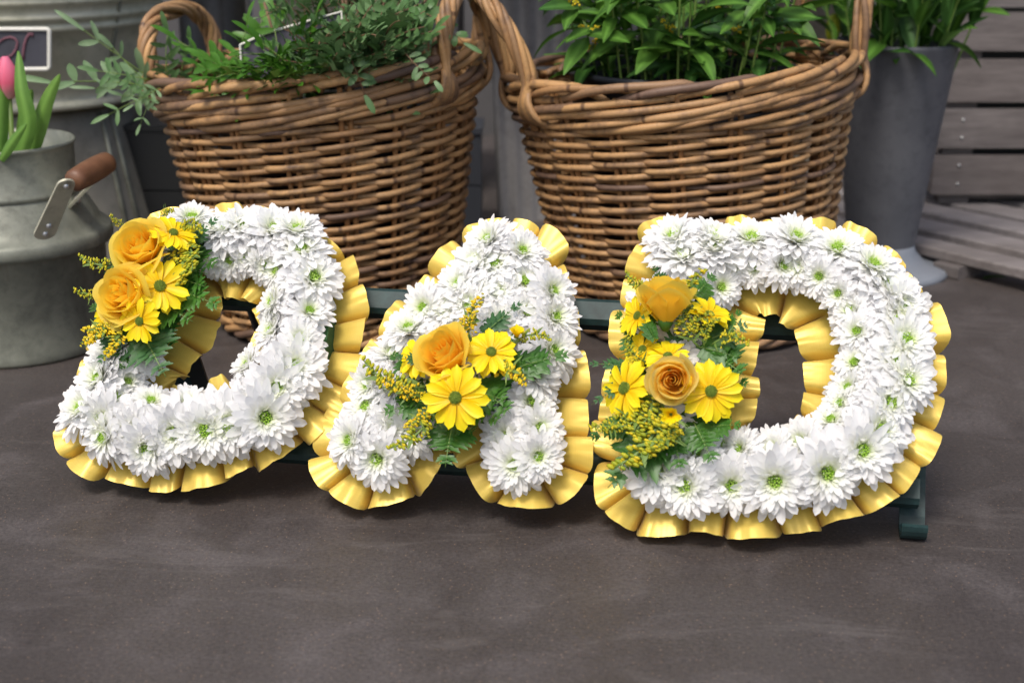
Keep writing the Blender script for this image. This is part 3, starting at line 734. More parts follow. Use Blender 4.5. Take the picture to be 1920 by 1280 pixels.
# ------------------------------------------------------------------ wicker baskets
def basket(label, cxb, cxt, cy, rb, rt, h, tilt, seed, handles, NS=18, twist=0.0):
    random.seed(seed); root = thing('wicker_basket', label, 'basket', (cxb, cy, 0))
    def pt(th, l, dr=0.0, dz=0.0):
        r = rb+(rt-rb)*max(l, 0)**.92+dr; cx = cxb+(cxt-cxb)*l
        return Vector((cx+r*math.cos(th), cy+r*.97*math.sin(th), .006+l*(h+tilt*math.cos(th))+dz))
    st_ = 2*math.pi/NS
    for k in range(NS):
        for sd in (-1, 1):
            dth = sd*.0042/rt*1.0; mb = MB(); j = U(-.008, .008)
            mb.tube([pt(twist+k*st_+dth*(1.3-.2*l)+j, l, U(-.0006, .0006)) for l in [i*.96/9 for i in range(10)]], U(.0028, .0033), 6)
            mb.obj('stake', M_cane_dk, root)
    rows = 38; A = .0056
    for r in range(rows):
        l0 = .045+(.775)*r/(rows-1); par = r % 2
        k = random.randrange(NS); done = 0
        while done < NS:
            m = min(random.choice((4, 6, 6, 8)), NS-done+1); a0 = k+done-.35; a1 = k+done+m+.35
            n = int((a1-a0)*6)+1; pts = []; rr = U(.0030, .0036); js = U(-.0007, .0007)
            for i in range(n+1):
                q = a0+(a1-a0)*i/n; th = twist+q*st_; ph = math.pi*(q+par)
                e = min(i, n-i)/3.0; inn = -.003*max(0, 1-e)
                dr = A*math.cos(ph); dr = A*math.copysign(abs(math.cos(ph))**.5, math.cos(ph))
                pts.append(pt(th, l0, dr+inn, .0014*math.sin(ph)+js+.0008*math.sin(q*1.7+r)))
            mb = MB(); mb.tube(pts, [rr*(.75+.25*min(1, min(i, n-i)/4)) for i in range(n+1)], 7); mb.obj('cane', M_cane, root)
            done += m
    # foot rope
    for j in range(3):
        pts = [pt(th, .02, .003+.004*math.cos(9*th+j*2.09), .005*math.sin(9*th+j*2.09)) for th in [2*math.pi*i/150 for i in range(150)]]
        mb = MB(); mb.tube(pts, .0042, 7, closed=True); mb.obj('foot_cane', M_cane, root)
    # waling: thick rods slanting upward under the border, outside four stakes, then tucked in
    for lv, rise, span, rad, of in ((.835, .075, 3.6, .0040, 0), (.885, .065, 3.9, .0045, .5)):
        for k in range(NS):
            n = 22; pts = []; rj = rad*U(.85, 1.12); sp = span*U(.9, 1.15); zj = U(-.002, .002)
            for i in range(n+1):
                f = i/n; th = twist+(k+of+f*sp)*st_; env = math.sin(math.pi*min(1, max(0, f)))
                dr = -.006+.0155*env**.6+.0015*math.cos(3*f*6.28+k)
                pts.append(pt(th, lv+rise*(f*f*(3-2*f)), dr, zj+.0015*math.sin(k*2+f*4)))
            mb = MB(); mb.tube(pts, [rj*(.8+.2*min(1, min(i, n-i)/4)) for i in range(n+1)], 8); mb.obj('waling_rod', M_cane, root)
    for k in range(NS):
        n = 26; pts = []; rj = .0047*U(.85, 1.12); sp = 2.7*U(.92, 1.12); zj = U(-.002, .003)
        for i in range(n+1):
            f = i/n; th = twist+(k+f*sp)*st_
            # comes out below the rim, climbs, lies on top and turns down inside
            l = .945+.055*math.sin(min(1, f*1.5)*math.pi/2)-(.05*max(0, (f-.82)/.18)**1.5)
            dr = -.002+.013*math.sin(min(1, f*2.2)*math.pi/2)-.020*max(0, (f-.30)/.70)**1.4
            pts.append(pt(th, l, dr, zj+.001*math.sin(9*f+k)))
        mb = MB(); mb.tube(pts, [rj*(.75+.25*min(1, min(i, n-i)/4)) for i in range(n+1)], 8); mb.obj('border_rod', M_cane, root)
    # twisted handles
    for (t1, t2, hh, lean, tws) in handles:
        F1 = pt(t1, 1.0, .004); F2 = pt(t2, 1.0, .004); mid = (F1+F2)/2; outd = Vector((math.cos((t1+t2)/2), math.sin((t1+t2)/2), 0))
        core = []; n = 60
        for i in range(n+1):
            f = i/n; a = math.pi*f; c, s = math.cos(a), math.sin(a)
            c = math.copysign(abs(c)**.85, c)
            core.append(mid+(F1-mid)*c*(1+.10*s)+Vector((0, 0, hh*s**.8))+outd*lean*s)
        hd = thing_part = link('handle', None, root); hd.location = mid-root.location
        for j in range(7):
            pts = []
            for i, p in enumerate(core):
                f = i/n; d = (core[min(i+1, n)]-core[max(i-1, 0)]).normalized(); x = outd.cross(d)
                x = x.normalized() if x.length > .1 else Vector((1, 0, 0)); y = d.cross(x)
                ang = 2*math.pi*j/7+tws*f*2*math.pi; ro = .0070 if j else 0
                pts.append(p+x*math.cos(ang)*ro+y*math.sin(ang)*ro)
            def tail(tc, P0, first):
                out = []; fan = ((j-3)*.034); q0 = P0
                for i in range(1, 13):
                    f = i/12; th = tc+fan*f; l = 1.0-.17*f; dr = .010+.008*math.sin(f*math.pi)-.016*max(0, f-.8)/.2
                    p = pt(th, l, dr); e = min(1, f*3); out.append(q0.lerp(p, e*e*(3-2*e)) if f < .34 else p)
                return out
            a1 = tail(t1, pts[0], 1); a2 = tail(t2, pts[-1], 0)
            full = a1[::-1]+pts+a2; m = len(full)
            full = [Vector(p) for p in full]
            for _ in range(2): full = [full[0]]+[(full[i-1]+2*full[i]+full[i+1])/4 for i in range(1, m-1)]+[full[-1]]
            mb = MB(); mb.tube(full, [.0039*(.8+.2*min(1, min(i, m-1-i)/5)) for i in range(m)], 7)
            o = mb.obj('handle_cane', M_cane, None); o.parent = hd; o.location = -mid
    # woven floor of the basket
    mb = MB(); mb.lathe([(.0001, .010), (rb, .010)], 40); mb.obj('base_panel', M_cane_dk, root)
    return pt
LB = dict(x=-.212, y=1.672); RB = dict(x=.217, y=1.672)
ptL = basket('left wicker basket beside the milk tub, full of fine grey green foliage', -.206, -.220, 1.672, .128, .180, .300, .014, 3,
             [(R(186), R(138), .062, .012, 1.7), (R(-38), R(4), .075, .010, -1.9)], twist=.1)
ptR = basket('right wicker basket full of broad green leaves next to the tall grey bucket', .217, .190, 1.672, .139, .190, .297, .0145, 4,
             [(R(209), R(174), .095, .048, 1.5), (R(-14), R(38), .115, .012, -1.6)], twist=.02)
for (x, y, h, r, lb) in ((-.218, 1.672, .255, .120, 'dark plastic bucket lining the left wicker basket'), (.195, 1.685, .290, .130, 'dark plastic bucket lining the right wicker basket, its rim just showing')):
    mb = MB(); mb.lathe([(.0001, .014), (r*.72, .014), (r, h), (r+.004, h), (r+.004, h+.006), (r-.003, h+.006), (r-.004, h-.03), (r-.006, h-.05), (.0001, h-.05)], 48, c=(x, y))
    o = mb.obj('liner_bucket', M_liner); tag(o, lb, 'bucket')

# ------------------------------------------------------------------ foliage
def leaf_mesh(seed, L=.06, W=.017, m=None, bend=.3, fold=.25, n=7, shape=1.0):
    random.seed(seed); mb = MB(); vs = []; ts = []; x = z = 0; e0 = U(.1, .35); tw = U(-.5, .5)
    for i in range(n+1):
        s = i/n; e = e0-bend*2.2*s
        if i: x += L/n*math.cos(e); z += L/n*math.sin(e)
        wd = W/2*math.sin(math.pi*s**(.75*shape))**.85 if 0 < i < n else W*.02
        if i == 0: wd = W*.07
        for j in (-2, -1, 0, 1, 2):
            q = j/2; y = q*wd; zz = z+abs(q)*wd*fold+.0006*math.sin(9*s+j)
            vs.append((x, y*math.cos(tw*s)-0*zz, zz+y*math.sin(tw*s))); ts.append(.8 if j == 0 else 0)
    fs = []
    for i in range(n):
        for j in range(4): a = i*5+j; fs.append((a, a+5, a+6, a+1))
    mb.add(vs, fs, 0, ts); return mb.mesh('leaf', [m])
def dirmat(P, X, up, s=1.0, sy=1.0):
    X = X.normalized(); Z = up-X*up.dot(X)
    if Z.length < .05: Z = Vector((0, -1, .1))-X*X.dot(Vector((0, -1, .1)))
    Z.normalize(); Y = Z.cross(X); return Matrix.Translation(P) @ Matrix((X*s, Y*s*sy, Z*s)).transposed().to_4x4()
LFR = [leaf_mesh(200+i, .06, .017, M_leaf if i % 3 else M_leafd, U(.1, .6)) for i in range(9)]
def stems_bunch(root, c, rbase, rtop, z0, z1, n, perstem, meshes, zr, ls, seed, up=.4, stem_m=M_stem, sr=.0016, skipfn=None, maxl=290, lx=1.0):
    random.seed(seed); cnt = 0
    for k in range(n):
        a = k*2.399+U(-.3, .3); q = math.sqrt((k+.5)/n); A = Vector((c[0]+rbase*q*math.cos(a), c[1]+rbase*q*math.sin(a), z0))
        B = Vector((c[0]+rtop*q*math.cos(a)*lx, c[1]+rtop*q*math.sin(a), z1+U(-.03, .04)))
        C = (A+B)/2+Vector((U(-.01, .01), U(-.01, .01), .02))
        pts = [A*(1-t)**2+C*2*t*(1-t)+B*t*t for t in [i/10 for i in range(11)]]
        mb = MB(); mb.tube(pts, [sr*(1.1-.5*i/10) for i in range(11)], 5); mb.obj('stem', stem_m, root)
        for j in range(perstem):
            if cnt >= maxl: break
            t = None
            for _ in range(30):
                t = U(.1, 1); P = A*(1-t)**2+C*2*t*(1-t)+B*t*t
                if zr[0] < P.z < zr[1]: break
            else: continue
            if skipfn and skipfn(P): continue
            b_ = a+U(-1.4, 1.4) if rnd() < .7 else U(0, 6.28)
            D = Vector((math.cos(b_), math.sin(b_), U(-.25, up*2)))
            o = link('leaf', random.choice(meshes), root); put(o, root, dirmat(P, D, Vector((U(-.4, .4), U(-.4, .4), 1)), U(*ls))); cnt += 1
rg = thing('goldenrod_bunch', 'dense bunch of broad green leaves with small yellow buds in the right basket', 'foliage', (.195, 1.685, .16))
stems_bunch(rg, (.193, 1.672), .085, .165, .16, .46, 42, 8, LFR, (.285, .395), (.75, 1.4), 51, maxl=284)
def manual_leaf(root, me, a, b, Ya, Yb, L0, up=Vector((0, -.6, .8)), wide=1.0):
    A = atY(*a, Ya); B = atY(*b, Yb); D = B-A; s = D.length/L0; M = dirmat(A, D, up, s, wide*.78); o = link('leaf', me, root); put(o, root, M)
flat = [leaf_mesh(300+i, .06, .018, M_leaf, .12, .15) for i in range(3)]; flatd = [leaf_mesh(310+i, .06, .02, M_leafd, .12, .15) for i in range(2)]
for a, b, k, wd in [((1088, 12), (1006, 28), 0, 1.0), ((1100, 70), (1056, 146), 1, 1.3), ((1098, 60), (1185, 92), 2, 1.5), ((1240, 72), (1190, 150), 0, 1.4), ((1108, 55), (1058, 90), 2, 1.0), ((1075, 15), (1058, 62), 1, 1.3), ((1440, 25), (1535, 40), 1, 1.3), ((1330, 70), (1275, 75), 0, 1.3), ((1230, 75), (1300, 110), 2, .8), ((1400, 20), (1345, 85), 2, 1.0), ((1300, 110), (1318, 130), 0, 1.6), ((1240, 0), (1265, 35), 1, 1.5), ((1150, 30), (1130, 90), 0, 1.0), ((1430, 30), (1450, 75), 1, 1.2), ((1480, 40), (1500, 85), 2, 1.1), ((1170, 20), (1215, 60), 1, 1.6)]:
    manual_leaf(rg, (flat+flatd)[(k+int(a[0])) % 5], a, b, 1.58, 1.53, .06, wide=wd)
random.seed(77); budm = gold_mesh(38, .03, 45, .7, .006)
for (x, y) in [(1090, 18), (1140, 55), (1105, 105), (1180, 5), (1330, 20), (1455, 80), (1510, 3), (1275, 60), (1400, 55), (1230, 20), (1380, 8)]:
    P = atY(x, y, 1.58); o = link('bud_cluster', budm, rg); put(o, rg, dirmat(P, Vector((U(-1, 1), U(-.5, .2), U(.1, .8))), Vector((0, -1, .2)), U(.6, 1.0)))

# left basket: fine grey green sprigs, bright leaves on the left, eucalyptus hanging out
def pist_mesh(seed, L=.05, pairs=5, ll=.019, lw=.0088, m=M_pist, droop=.3, tw=M_twig):
    random.seed(seed); mb = MB(); bx = U(-.3, .3)
    def ax(s): return Vector((L*s, bx*L*s*s, -droop*L*s*s))
    mb.tube([ax(i/7) for i in range(8)], [.0009*(1.1-.6*i/7) for i in range(8)], 5, 1)
    for i in range(pairs):
        s = .15+.85*i/pairs
        for sd in (-1, 1):
            if rnd() < .18: continue
            vs, fs, ts = petal_grid(ll*U(.8, 1.15)*(1-.25*s), lw*U(.85, 1.15), U(0, 35), U(-40, 10), .2, 4, 3, 0, .001, U(-.5, .5), .35, 0, 0, .15)
            an = sd*R(U(45, 80)); p = ax(s); mb.add([Vector(q)+p for q in rotz(vs, an)], fs, 0, ts)
    vs, fs, ts = petal_grid(ll, lw, 10, -20, .2, 4, 3, 0, 0, 0, .35); mb.add([Vector(q)+ax(1) for q in vs], fs, 0)
    return mb.mesh('sprig', [m, tw])
PI_ = [pist_mesh(400+i) for i in range(6)]; PB = [pist_mesh(410+i, .06, 3, .030, .0100, M_bgrn, .2, M_stem) for i in range(4)]
PE = [pist_mesh(420+i, .06, 4, .026, .0085, M_euc if i % 2 else M_pist, .35, M_stem) for i in range(4)]
def sprigs(root, meshes, n, box, zr, seed, ls=(.7, 1.2), outc=(-.218, 1.672), upz=(.1, 1.3)):
    random.seed(seed)
    for k in range(n):
        P = Vector((U(box[0], box[1]), U(box[2], box[3]), U(*zr))); D = Vector((P.x-outc[0], P.y-outc[1], 0)); D = D/max(.05, D.length)
        D = D*U(.2, 1)+Vector((U(-.6, .6), U(-.6, .6), U(*upz)))
        o = link('sprig', random.choice(meshes), root); put(o, root, dirmat(P, D, Vector((U(-.5, .5), -.5, 1)), U(*ls)))
pm = thing('pistachio_foliage', 'grey green bushy foliage filling the right half of the left basket', 'foliage', (-.18, 1.672, .25))
sprigs(pm, PI_, 140, (-.235, -.115, 1.56, 1.76), (.27, .40), 61)
sprigs(pm, PI_, 60, (-.205, -.125, 1.505, 1.55), (.30, .35), 91, upz=(.3, 1.3))
sprigs(pm, PI_, 70, (-.22, -.125, 1.515, 1.60), (.29, .335), 67, upz=(.3, 1.3))
random.seed(5)
for k in range(16):
    x = U(-.27, -.09); y = U(1.58, 1.75); mb = MB(); mb.tube([(x, y, .22), (x+U(-.01, .01), y, .32), (x+U(-.03, .03), y+U(-.02, .02), .44)], .0016, 5); mb.obj('twig', M_twig, pm)
def msprig(root, me, a, b, Y, L0=.05, wide=1.0):
    A = atY(*a, Y+.02); B = atY(*b, Y); o = link('sprig', me, root); put(o, root, dirmat(A, B-A, Vector((0, -1, .5)), (B-A).length/L0, wide))
msprig(pm, PI_[0], (640, 75), (690, 165), 1.48, wide=.8); msprig(pm, PI_[1], (600, 75), (585, 140), 1.49); msprig(pm, PI_[2], (760, 100), (800, 150), 1.48); msprig(pm, PI_[3], (780, 15), (870, 60), 1.55, wide=.6)
bl = thing('bright_foliage', 'bright green leafy sprigs beside the white edged card in the left basket', 'foliage', (-.29, 1.64, .25))
sprigs(bl, PB, 60, (-.300, -.225, 1.56, 1.72), (.262, .300), 62, upz=(-.1, .5))
sprigs(bl, PB, 26, (-.272, -.195, 1.515, 1.55), (.285, .330), 69, upz=(.1, .7))
sprigs(bl, PB, 6, (-.20, -.15, 1.62, 1.76), (.36, .42), 68)
for a, b in [((430, 150), (375, 130)), ((430, 165), (385, 155)), ((500, 150), (450, 170)), ((470, 140), (470, 165)), ((520, 150), (560, 180))]: msprig(bl, PB[0], a, b, 1.50, .06)
eu = thing('eucalyptus_foliage', 'pale eucalyptus twigs hanging out over the left rim of the left basket', 'foliage', (-.38, 1.66, .25))
for a, b, y in [((290, 165), (100, 128), 1.60), ((285, 150), (160, 60), 1.62), ((290, 170), (180, 160), 1.58), ((285, 175), (205, 210), 1.56), ((280, 160), (215, 100), 1.60), ((285, 180), (265, 225), 1.55), ((300, 165), (255, 190), 1.54), ((280, 150), (190, 130), 1.57),
                ((320, 165), (290, 80), 1.60), ((340, 165), (330, 95), 1.63), ((310, 160), (300, 110), 1.58), ((360, 165), (350, 110), 1.62), ((300, 190), (240, 170), 1.55), ((290, 170), (235, 150), 1.54)]:
    L = (atY(*b, y)-atY(*a, y)).length; msprig(eu, random.choice(PE), a, b, y, .06, .9 if L < .06 else .55)
cp = thing('basket_card', 'dark card with a white edge standing among the leaves of the left basket', 'sign', atY(500, 160, 1.55))
pl = [atY(x, y, 1.55) for x, y in [(456, 175), (451, 84), (500, 62), (640, 22), (650, 170)]]
mb = MB(); bk = Vector((0, .002, 0)); mb.add(pl+[p+bk for p in pl], [(0, 1, 2, 3, 4), (9, 8, 7, 6, 5)]+[(i, 5+i, 5+(i+1) % 5, (i+1) % 5) for i in range(5)]); mb.obj('card', M_card, cp, False)
mb = MB(); mb.tube([p-Vector((0, .001, 0)) for p in pl], .0018, 6, closed=True); mb.obj('white_edge', M_frame, cp)

# ------------------------------------------------------------------ grey bucket at the right with its leaves
gb = thing('tall_bucket', 'tall tapering grey flower bucket standing on a pale round base at the right', 'bucket', (.490, 1.90, 0))
mb = MB(); mb.lathe([(.0001, .012), (.041, .012), (.043, .03), (.078, .296), (.0795, .300), (.0785, .303), (.076, .300), (.042, .04), (.0001, .04)], 64, c=(.490, 1.90)); mb.obj('body', M_bucket, gb)
mb = MB(); mb.lathe([(.089, 0), (.090, .004), (.085, .009), (.060, .014), (.046, .030), (.043, .045), (.0405, .045)], 64, c=(.490, 1.90)); mb.obj('foot', M_foot, gb)
bf = thing('bucket_foliage', 'bunch of smooth green leaves standing in the tall grey bucket', 'foliage', (.49, 1.90, .25))
LFB = [leaf_mesh(500+i, .07, .021, M_leaf if i % 2 else M_leafd, U(-.1, .5), .3) for i in range(6)]
stems_bunch(bf, (.49, 1.90), .055, .125, .2, .44, 24, 9, LFB, (.285, .41), (.6, 1.2), 71, up=1.2, lx=1.1)
for a, b, wd in [((1775, 38), (1838, 0), 1.3), ((1790, 60), (1862, 40), .8), ((1650, 72), (1630, 38), 1.4), ((1720, 60), (1745, 5), 1.2), ((1700, 75), (1715, 20), 1.0), ((1755, 80), (1770, 35), 1.8), ((1790, 30), (1840, 15), 1.2)]:
    manual_leaf(bf, random.choice(LFB), a, b, 1.86, 1.84, .07, wide=wd)
tb = thing('tulip_bud', 'closed yellow green flower bud between the right basket handle and the grey bucket', 'flower', atY(1562, 66, 1.95))
mb = MB(); c = atY(1562, 55, 1.95); mb.ball(c, .010, 0, 10, 8, .2, 2.0); mb.tube([c-Vector((0, 0, .12)), c], .003, 6, 1); mb.obj('bud', [M_bud, M_stem], tb)

# ------------------------------------------------------------------ crate and slatted pallet at the right
cr = thing('wooden_crate', 'weathered grey slatted wooden crate on the pallet at the right edge', 'crate', (.95, 2.17, .03))
YC = 2.17
def zat(py): return atY(960, py, YC).z
for y0, y1 in ((365, 292), (278, 205), (192, 112), (96, 24), (14, -60)):
    z0, z1 = zat(y0), zat(y1); mb = MB(); mb.box((.98, YC+.006, (z0+z1)/2), .70, .012, z1-z0, bev=.0015); mb.obj('slat', M_plank, cr, False)
    mb = MB(); mb.box((.98, YC+.394, (z0+z1)/2), .70, .012, z1-z0, bev=.0015); mb.obj('slat', M_plank, cr, False)
    mb = MB(); mb.box((.637, YC+.2, (z0+z1)/2), .012, .372, z1-z0, bev=.0015); mb.obj('slat', M_plank, cr, False)
mb = MB(); mb.box((.98, YC+.060, .19), .60, .004, .30); mb.obj('gap_shade_sheet', M_black, cr, False)  # black sheet added behind the front slats so the gaps look dark
for x in (.668, 1.29):
    for yy in (YC+.025, YC+.375): mb = MB(); mb.box((x, yy, .20), .045, .024, .34, bev=.002); mb.obj('corner_post', M_plank, cr, False)
mb = MB(); mb.box((.98, YC+.2, .042), .64, .37, .008); mb.obj('floor_panel', M_plank, cr, False)
for z in [(zat(345)), (zat(310)), zat(258), zat(225)]:
    mb = MB(); q = Vector((.668, YC-.0005, z)); mb.ball(q, .0022, 0, 8, 4); mb.obj('nail_head', M_steel, cr)
pa = thing('slatted_pallet', 'low pallet of pale grey slats lying on the floor behind the grey bucket', 'pallet', (.6, 1.85, 0))
E1 = atZ(1715, 440, .03); E2 = atZ(1920, 487, .03); e = (E2-E1).normalized(); nrm = Vector((-e.y, e.x, 0)); nrm = nrm if nrm.y > 0 else -nrm
front = E1
offs = [(-.046, .046), (.034, .058), (.128, .055), (.205, .055), (.29, .055), (.38, .055)]
Mx = Matrix((nrm, e, Vector((0, 0, 1)))).transposed()
for o_, wd in offs:
    c = front+nrm*(o_+wd/2)+e*.15; mb = MB(); mb.box((c.x, c.y, .024), wd, 1.5, .014, Mx, bev=.002); mb.obj('slat', M_plankl, pa, False)
for q in (-.35, .1, .6):
    c = front+e*q+nrm*.18; mb = MB(); mb.box((c.x, c.y, .0085), .48, .04, .017, Mx, bev=.002); mb.obj('bearer', M_plank, pa, False)
mb = MB(); vs, fs, ts = petal_grid(.03, .010, 20, -10, .3, 6, 3, .001, 0, .4, .3, 0, 0, .4); q = atZ(1845, 524, .001); mb.add([Vector(v)+q for v in vs], fs)
vs, fs, ts = petal_grid(.022, .008, 10, -5, .3, 6, 3, .001, 0, .4, .3, 0, 0, .4); mb.add([Vector(v)+q for v in rotz(vs, .7)], fs)
o = mb.obj('fallen_leaf', M_leaf); tag(o, 'small green leaf fallen on the floor near the right edge', 'leaf')

# ------------------------------------------------------------------ milk churn with tulips at the left
CX0, CY0 = -.559, 1.586
ch = thing('milk_churn', 'weathered galvanised milk churn with wooden carrying handle at the left edge', 'churn', (CX0, CY0, 0))
mb = MB(); mb.lathe([(.0001, .003), (.098, .003), (.101, .0), (.103, .004), (.102, .010), (.104, .116), (.1115, .1175), (.1135, .122), (.1135, .130), (.1105, .1345), (.106, .135), (.100, .145), (.090, .162), (.0822, .172), (.0805, .176)], 96, c=(CX0, CY0)); mb.obj('body', M_zinc, ch)
mb = MB(); mb.lathe([(.0805, .172), (.0835, .175), (.0835, .179), (.0795, .182), (.079, .222), (.0800, .2245), (.0815, .227), (.0800, .2295), (.0775, .228), (.077, .18), (.077, .10)], 96, c=(CX0, CY0)); mb.obj('neck', M_zinc, ch)
hA = atY(136, 341, 1.432); hB = atY(204, 303, 1.502); d = (hB-hA)
mb = MB(); pts = [hA+d*(i/14) for i in range(15)]; mb.tube(pts, [.0112+.0014*math.sin(i*math.pi/14)-(0 if 0 < i < 14 else .003) for i in range(15)], 16); mb.obj('wooden_handle', M_wood, ch)
def bracket(A, B, wd=.022):
    mb = MB(); n = 14; D = (B-A).normalized(); out = Vector(((A+B)/2-Vector((CX0, CY0, (A.z+B.z)/2)))); out.normalize(); side = D.cross(out).normalized(); out = side.cross(D)
    outl = []
    for k in range(n+1): a = math.pi/2+math.pi*k/n; outl.append(A+D*(math.cos(a)*wd/2)+side*(math.sin(a)*wd/2))
    for k in range(n+1): a = -math.pi/2+math.pi*k/n; outl.append(B+D*(math.cos(a)*wd/2*.8)+side*(math.sin(a)*wd/2*.8))
    m = len(outl); th = out*.0025
    mb.add(outl+[p+th for p in outl], [tuple(range(m))[::-1], tuple(range(m, 2*m))]+[(i, (i+1) % m, m+(i+1) % m, m+i) for i in range(m)])
    b_ = mb.obj('bracket', M_zincl, ch, False)
    for q, r_ in ((A, .0036), (A+D*.014, .0036), (B, .0032)):
        mb = MB(); mb.ball(q+th, r_, 0, 10, 6); r2 = mb.obj('rivet', M_steel, None); r2.parent = b_; r2.location = (0, 0, 0)
bA = atY(84, 434, 1.462); bB = hA+Vector((-.004, -.010, 0)); bracket(bA, bB)
bracket(Vector((-.478, 1.562, .165)), hB-d*.08+Vector((0, 0, -.004)))
random.seed(8)
def long_leaf(root, pts_px, Y, W, tw=0.0):
    """strap leaf along pixel points at depth Y, W in metres"""
    P = [atY(x, y, Y+dy) for x, y, dy in pts_px]; n = 12; out = []
    for i in range(n+1):
        f = i/n*(len(P)-1); k = min(int(f), len(P)-2); f -= k; p0 = P[max(0, k-1)]; p1 = P[k]; p2 = P[k+1]; p3 = P[min(len(P)-1, k+2)]
        out.append(.5*((2*p1)+(p2-p0)*f+(2*p0-5*p1+4*p2-p3)*f*f+(3*p1-p0-3*p2+p3)*f**3))
    vs = []; ts = []
    for i, p in enumerate(out):
        s = i/n; d = (out[min(n, i+1)]-out[max(0, i-1)]).normalized(); sd = d.cross(Vector((math.sin(tw), -math.cos(tw), 0))).normalized(); nn = sd.cross(d)
        wd = W/2*(.55+.45*math.sin(min(1, s*1.8)*math.pi/2))*max(.03, (1-s**2.2))**.7
        for j in (-2, -1, 0, 1, 2): q = j/2; vs.append(p+sd*q*wd-nn*wd*.45*q*q); ts.append(.5 if j == 0 else 0)
    fs = []
    for i in range(n):
        for j in range(4): a = i*5+j; fs.append((a, a+5, a+6, a+1))
    mb = MB(); mb.add(vs, fs, 0, ts); return mb.obj('leaf', M_tul, root)
tu = thing('pink_tulip', 'pink tulip in bud with long green leaves standing in the milk churn', 'tulip', (CX0, 1.56, .15))
TB = atY(15, 160, 1.55)
for k in range(6):
    mb = MB(); vs = []; ts = []; a0 = k*math.pi/3+.3; rr = .0125 if k % 2 else .0112
    for i in range(9):
        s = i/8; r = rr*math.sin(math.pi*(.10+.84*s**.9))**.8; z = -.014+.044*s
        for j in range(-2, 3): t = a0+j*.42*(1.0-.45*s**3); vs.append(TB+Vector((r*math.cos(t), r*math.sin(t), z))); ts.append(s)
    fs = []
    for i in range(8):
        for j in range(4): a = i*5+j; fs.append((a, a+5, a+6, a+1))
    mb.add(vs, fs, 0, ts); mb.obj('petal', M_pink, tu)
mb = MB(); mb.tube([Vector((TB.x-.006, 1.56, .10)), Vector((TB.x-.003, 1.55, .2)), TB-Vector((0, 0, .010))], .003, 8); mb.obj('stem', M_stem, tu)
long_leaf(tu, [(20, 330, 0), (50, 240, -.01), (38, 165, -.01), (34, 96, 0)], 1.53, .021)
long_leaf(tu, [(-5, 330, 0), (-2, 240, 0), (0, 170, 0), (-22, 110, 0)], 1.54, .024, .4)
long_leaf(tu, [(40, 330, .01), (62, 260, .0), (85, 190, -.01), (112, 140, -.02)], 1.54, .023, -.3)
long_leaf(tu, [(0, 300, -.01), (12, 280, -.02), (30, 255, -.03), (50, 232, -.04)], 1.52, .014, -.5)
long_leaf(tu, [(30, 330, .03), (45, 260, .03), (52, 200, .03), (60, 168, .03)], 1.57, .020, .6)
long_leaf(tu, [(-30, 330, .02), (-20, 260, .02), (-8, 200, .02), (15, 190, .0)], 1.56, .022, .2)

# ------------------------------------------------------------------ galvanised tub on an upturned bin, with chalkboard
TX, TY = -.675, 2.05
bn = thing('zinc_bin', 'dark upturned zinc bin with a seam standing behind the milk churn', 'bin', (TX, TY, 0))
mb = MB(); mb.lathe([(.178, 0), (.180, .004), (.176, .008), (.137, .200), (.136, .206), (.0001, .206)], 72, c=(TX, TY)); mb.obj('body', M_zincd, bn)
for th in (R(-30), R(-22)):
    mb = MB(); mb.tube([(TX+r*math.cos(th), TY+r*math.sin(th), z) for r, z in ((.177, .01), (.1575, .104), (.138, .20))], .0035, 6); mb.obj('seam', M_zinc, bn)
tbn = thing('galvanised_tub', 'large galvanised tub with ribbed side standing on the upturned bin', 'tub', (TX, TY, .208))
def tr(z): return .150+(.200-.150)*(z-.215)/(.36-.215)
prof = [(.0001, .212), (.150, .212), (.158, .210), (.160, .215), (.157, .220), (.151, .223)]
for z in (.235, .255, .275, .29): prof.append((tr(z), z))
for zc in (.318, .332, .352, .366):
    prof += [(tr(zc-.005), zc-.005), (tr(zc)+.004, zc-.002), (tr(zc)+.004, zc+.002), (tr(zc+.005), zc+.005)]
prof += [(tr(.46), .46), (tr(.46)+.006, .463), (tr(.46)+.006, .468), (tr(.46)-.002, .468), (tr(.25)-.003, .25)]
mb = MB(); mb.lathe(prof, 96, c=(TX, TY)); mb.obj('body', M_zincl, tbn)
th = R(-32); mb = MB(); mb.tube([(TX+(tr(z)+.001)*math.cos(th), TY+(tr(z)+.001)*math.sin(th), z) for z in (.224, .3, .38, .46)], .0025, 6); mb.obj('seam', M_zinc, tbn)
cb = thing('chalkboard', 'small black chalkboard with cream rounded frame and pink chalk lettering on the tub', 'chalkboard', atY(20, 130, 1.845))
YB = 1.845
def rr_path(x0, y0, x1, y1, r, n=6):
    out = []
    for cx, cy, a0 in ((x1-r, y0+r, -90), (x1-r, y1-r, 0), (x0+r, y1-r, 90), (x0+r, y0+r, 180)):
        for k in range(n+1): a = R(a0+90*k/n); out.append((cx+r*math.cos(a), cy+r*math.sin(a)))
    return out
pth = [atY(x, y, YB) for x, y in rr_path(-120, 55, 93, 130, 6)]
m = len(pth); mb = MB(); bk = Vector((0, .004, 0)); mb.add(pth+[p+bk for p in pth], [tuple(range(m)), tuple(range(2*m-1, m-1, -1))]+[(i, m+i, m+(i+1) % m, (i+1) % m) for i in range(m)]); mb.obj('board_panel', M_chalk, cb, False)
mb = MB(); mb.tube([p+Vector((0, -.001, 0)) for p in pth], .0026, 8, closed=True); mb.obj('frame', M_frame, cb)
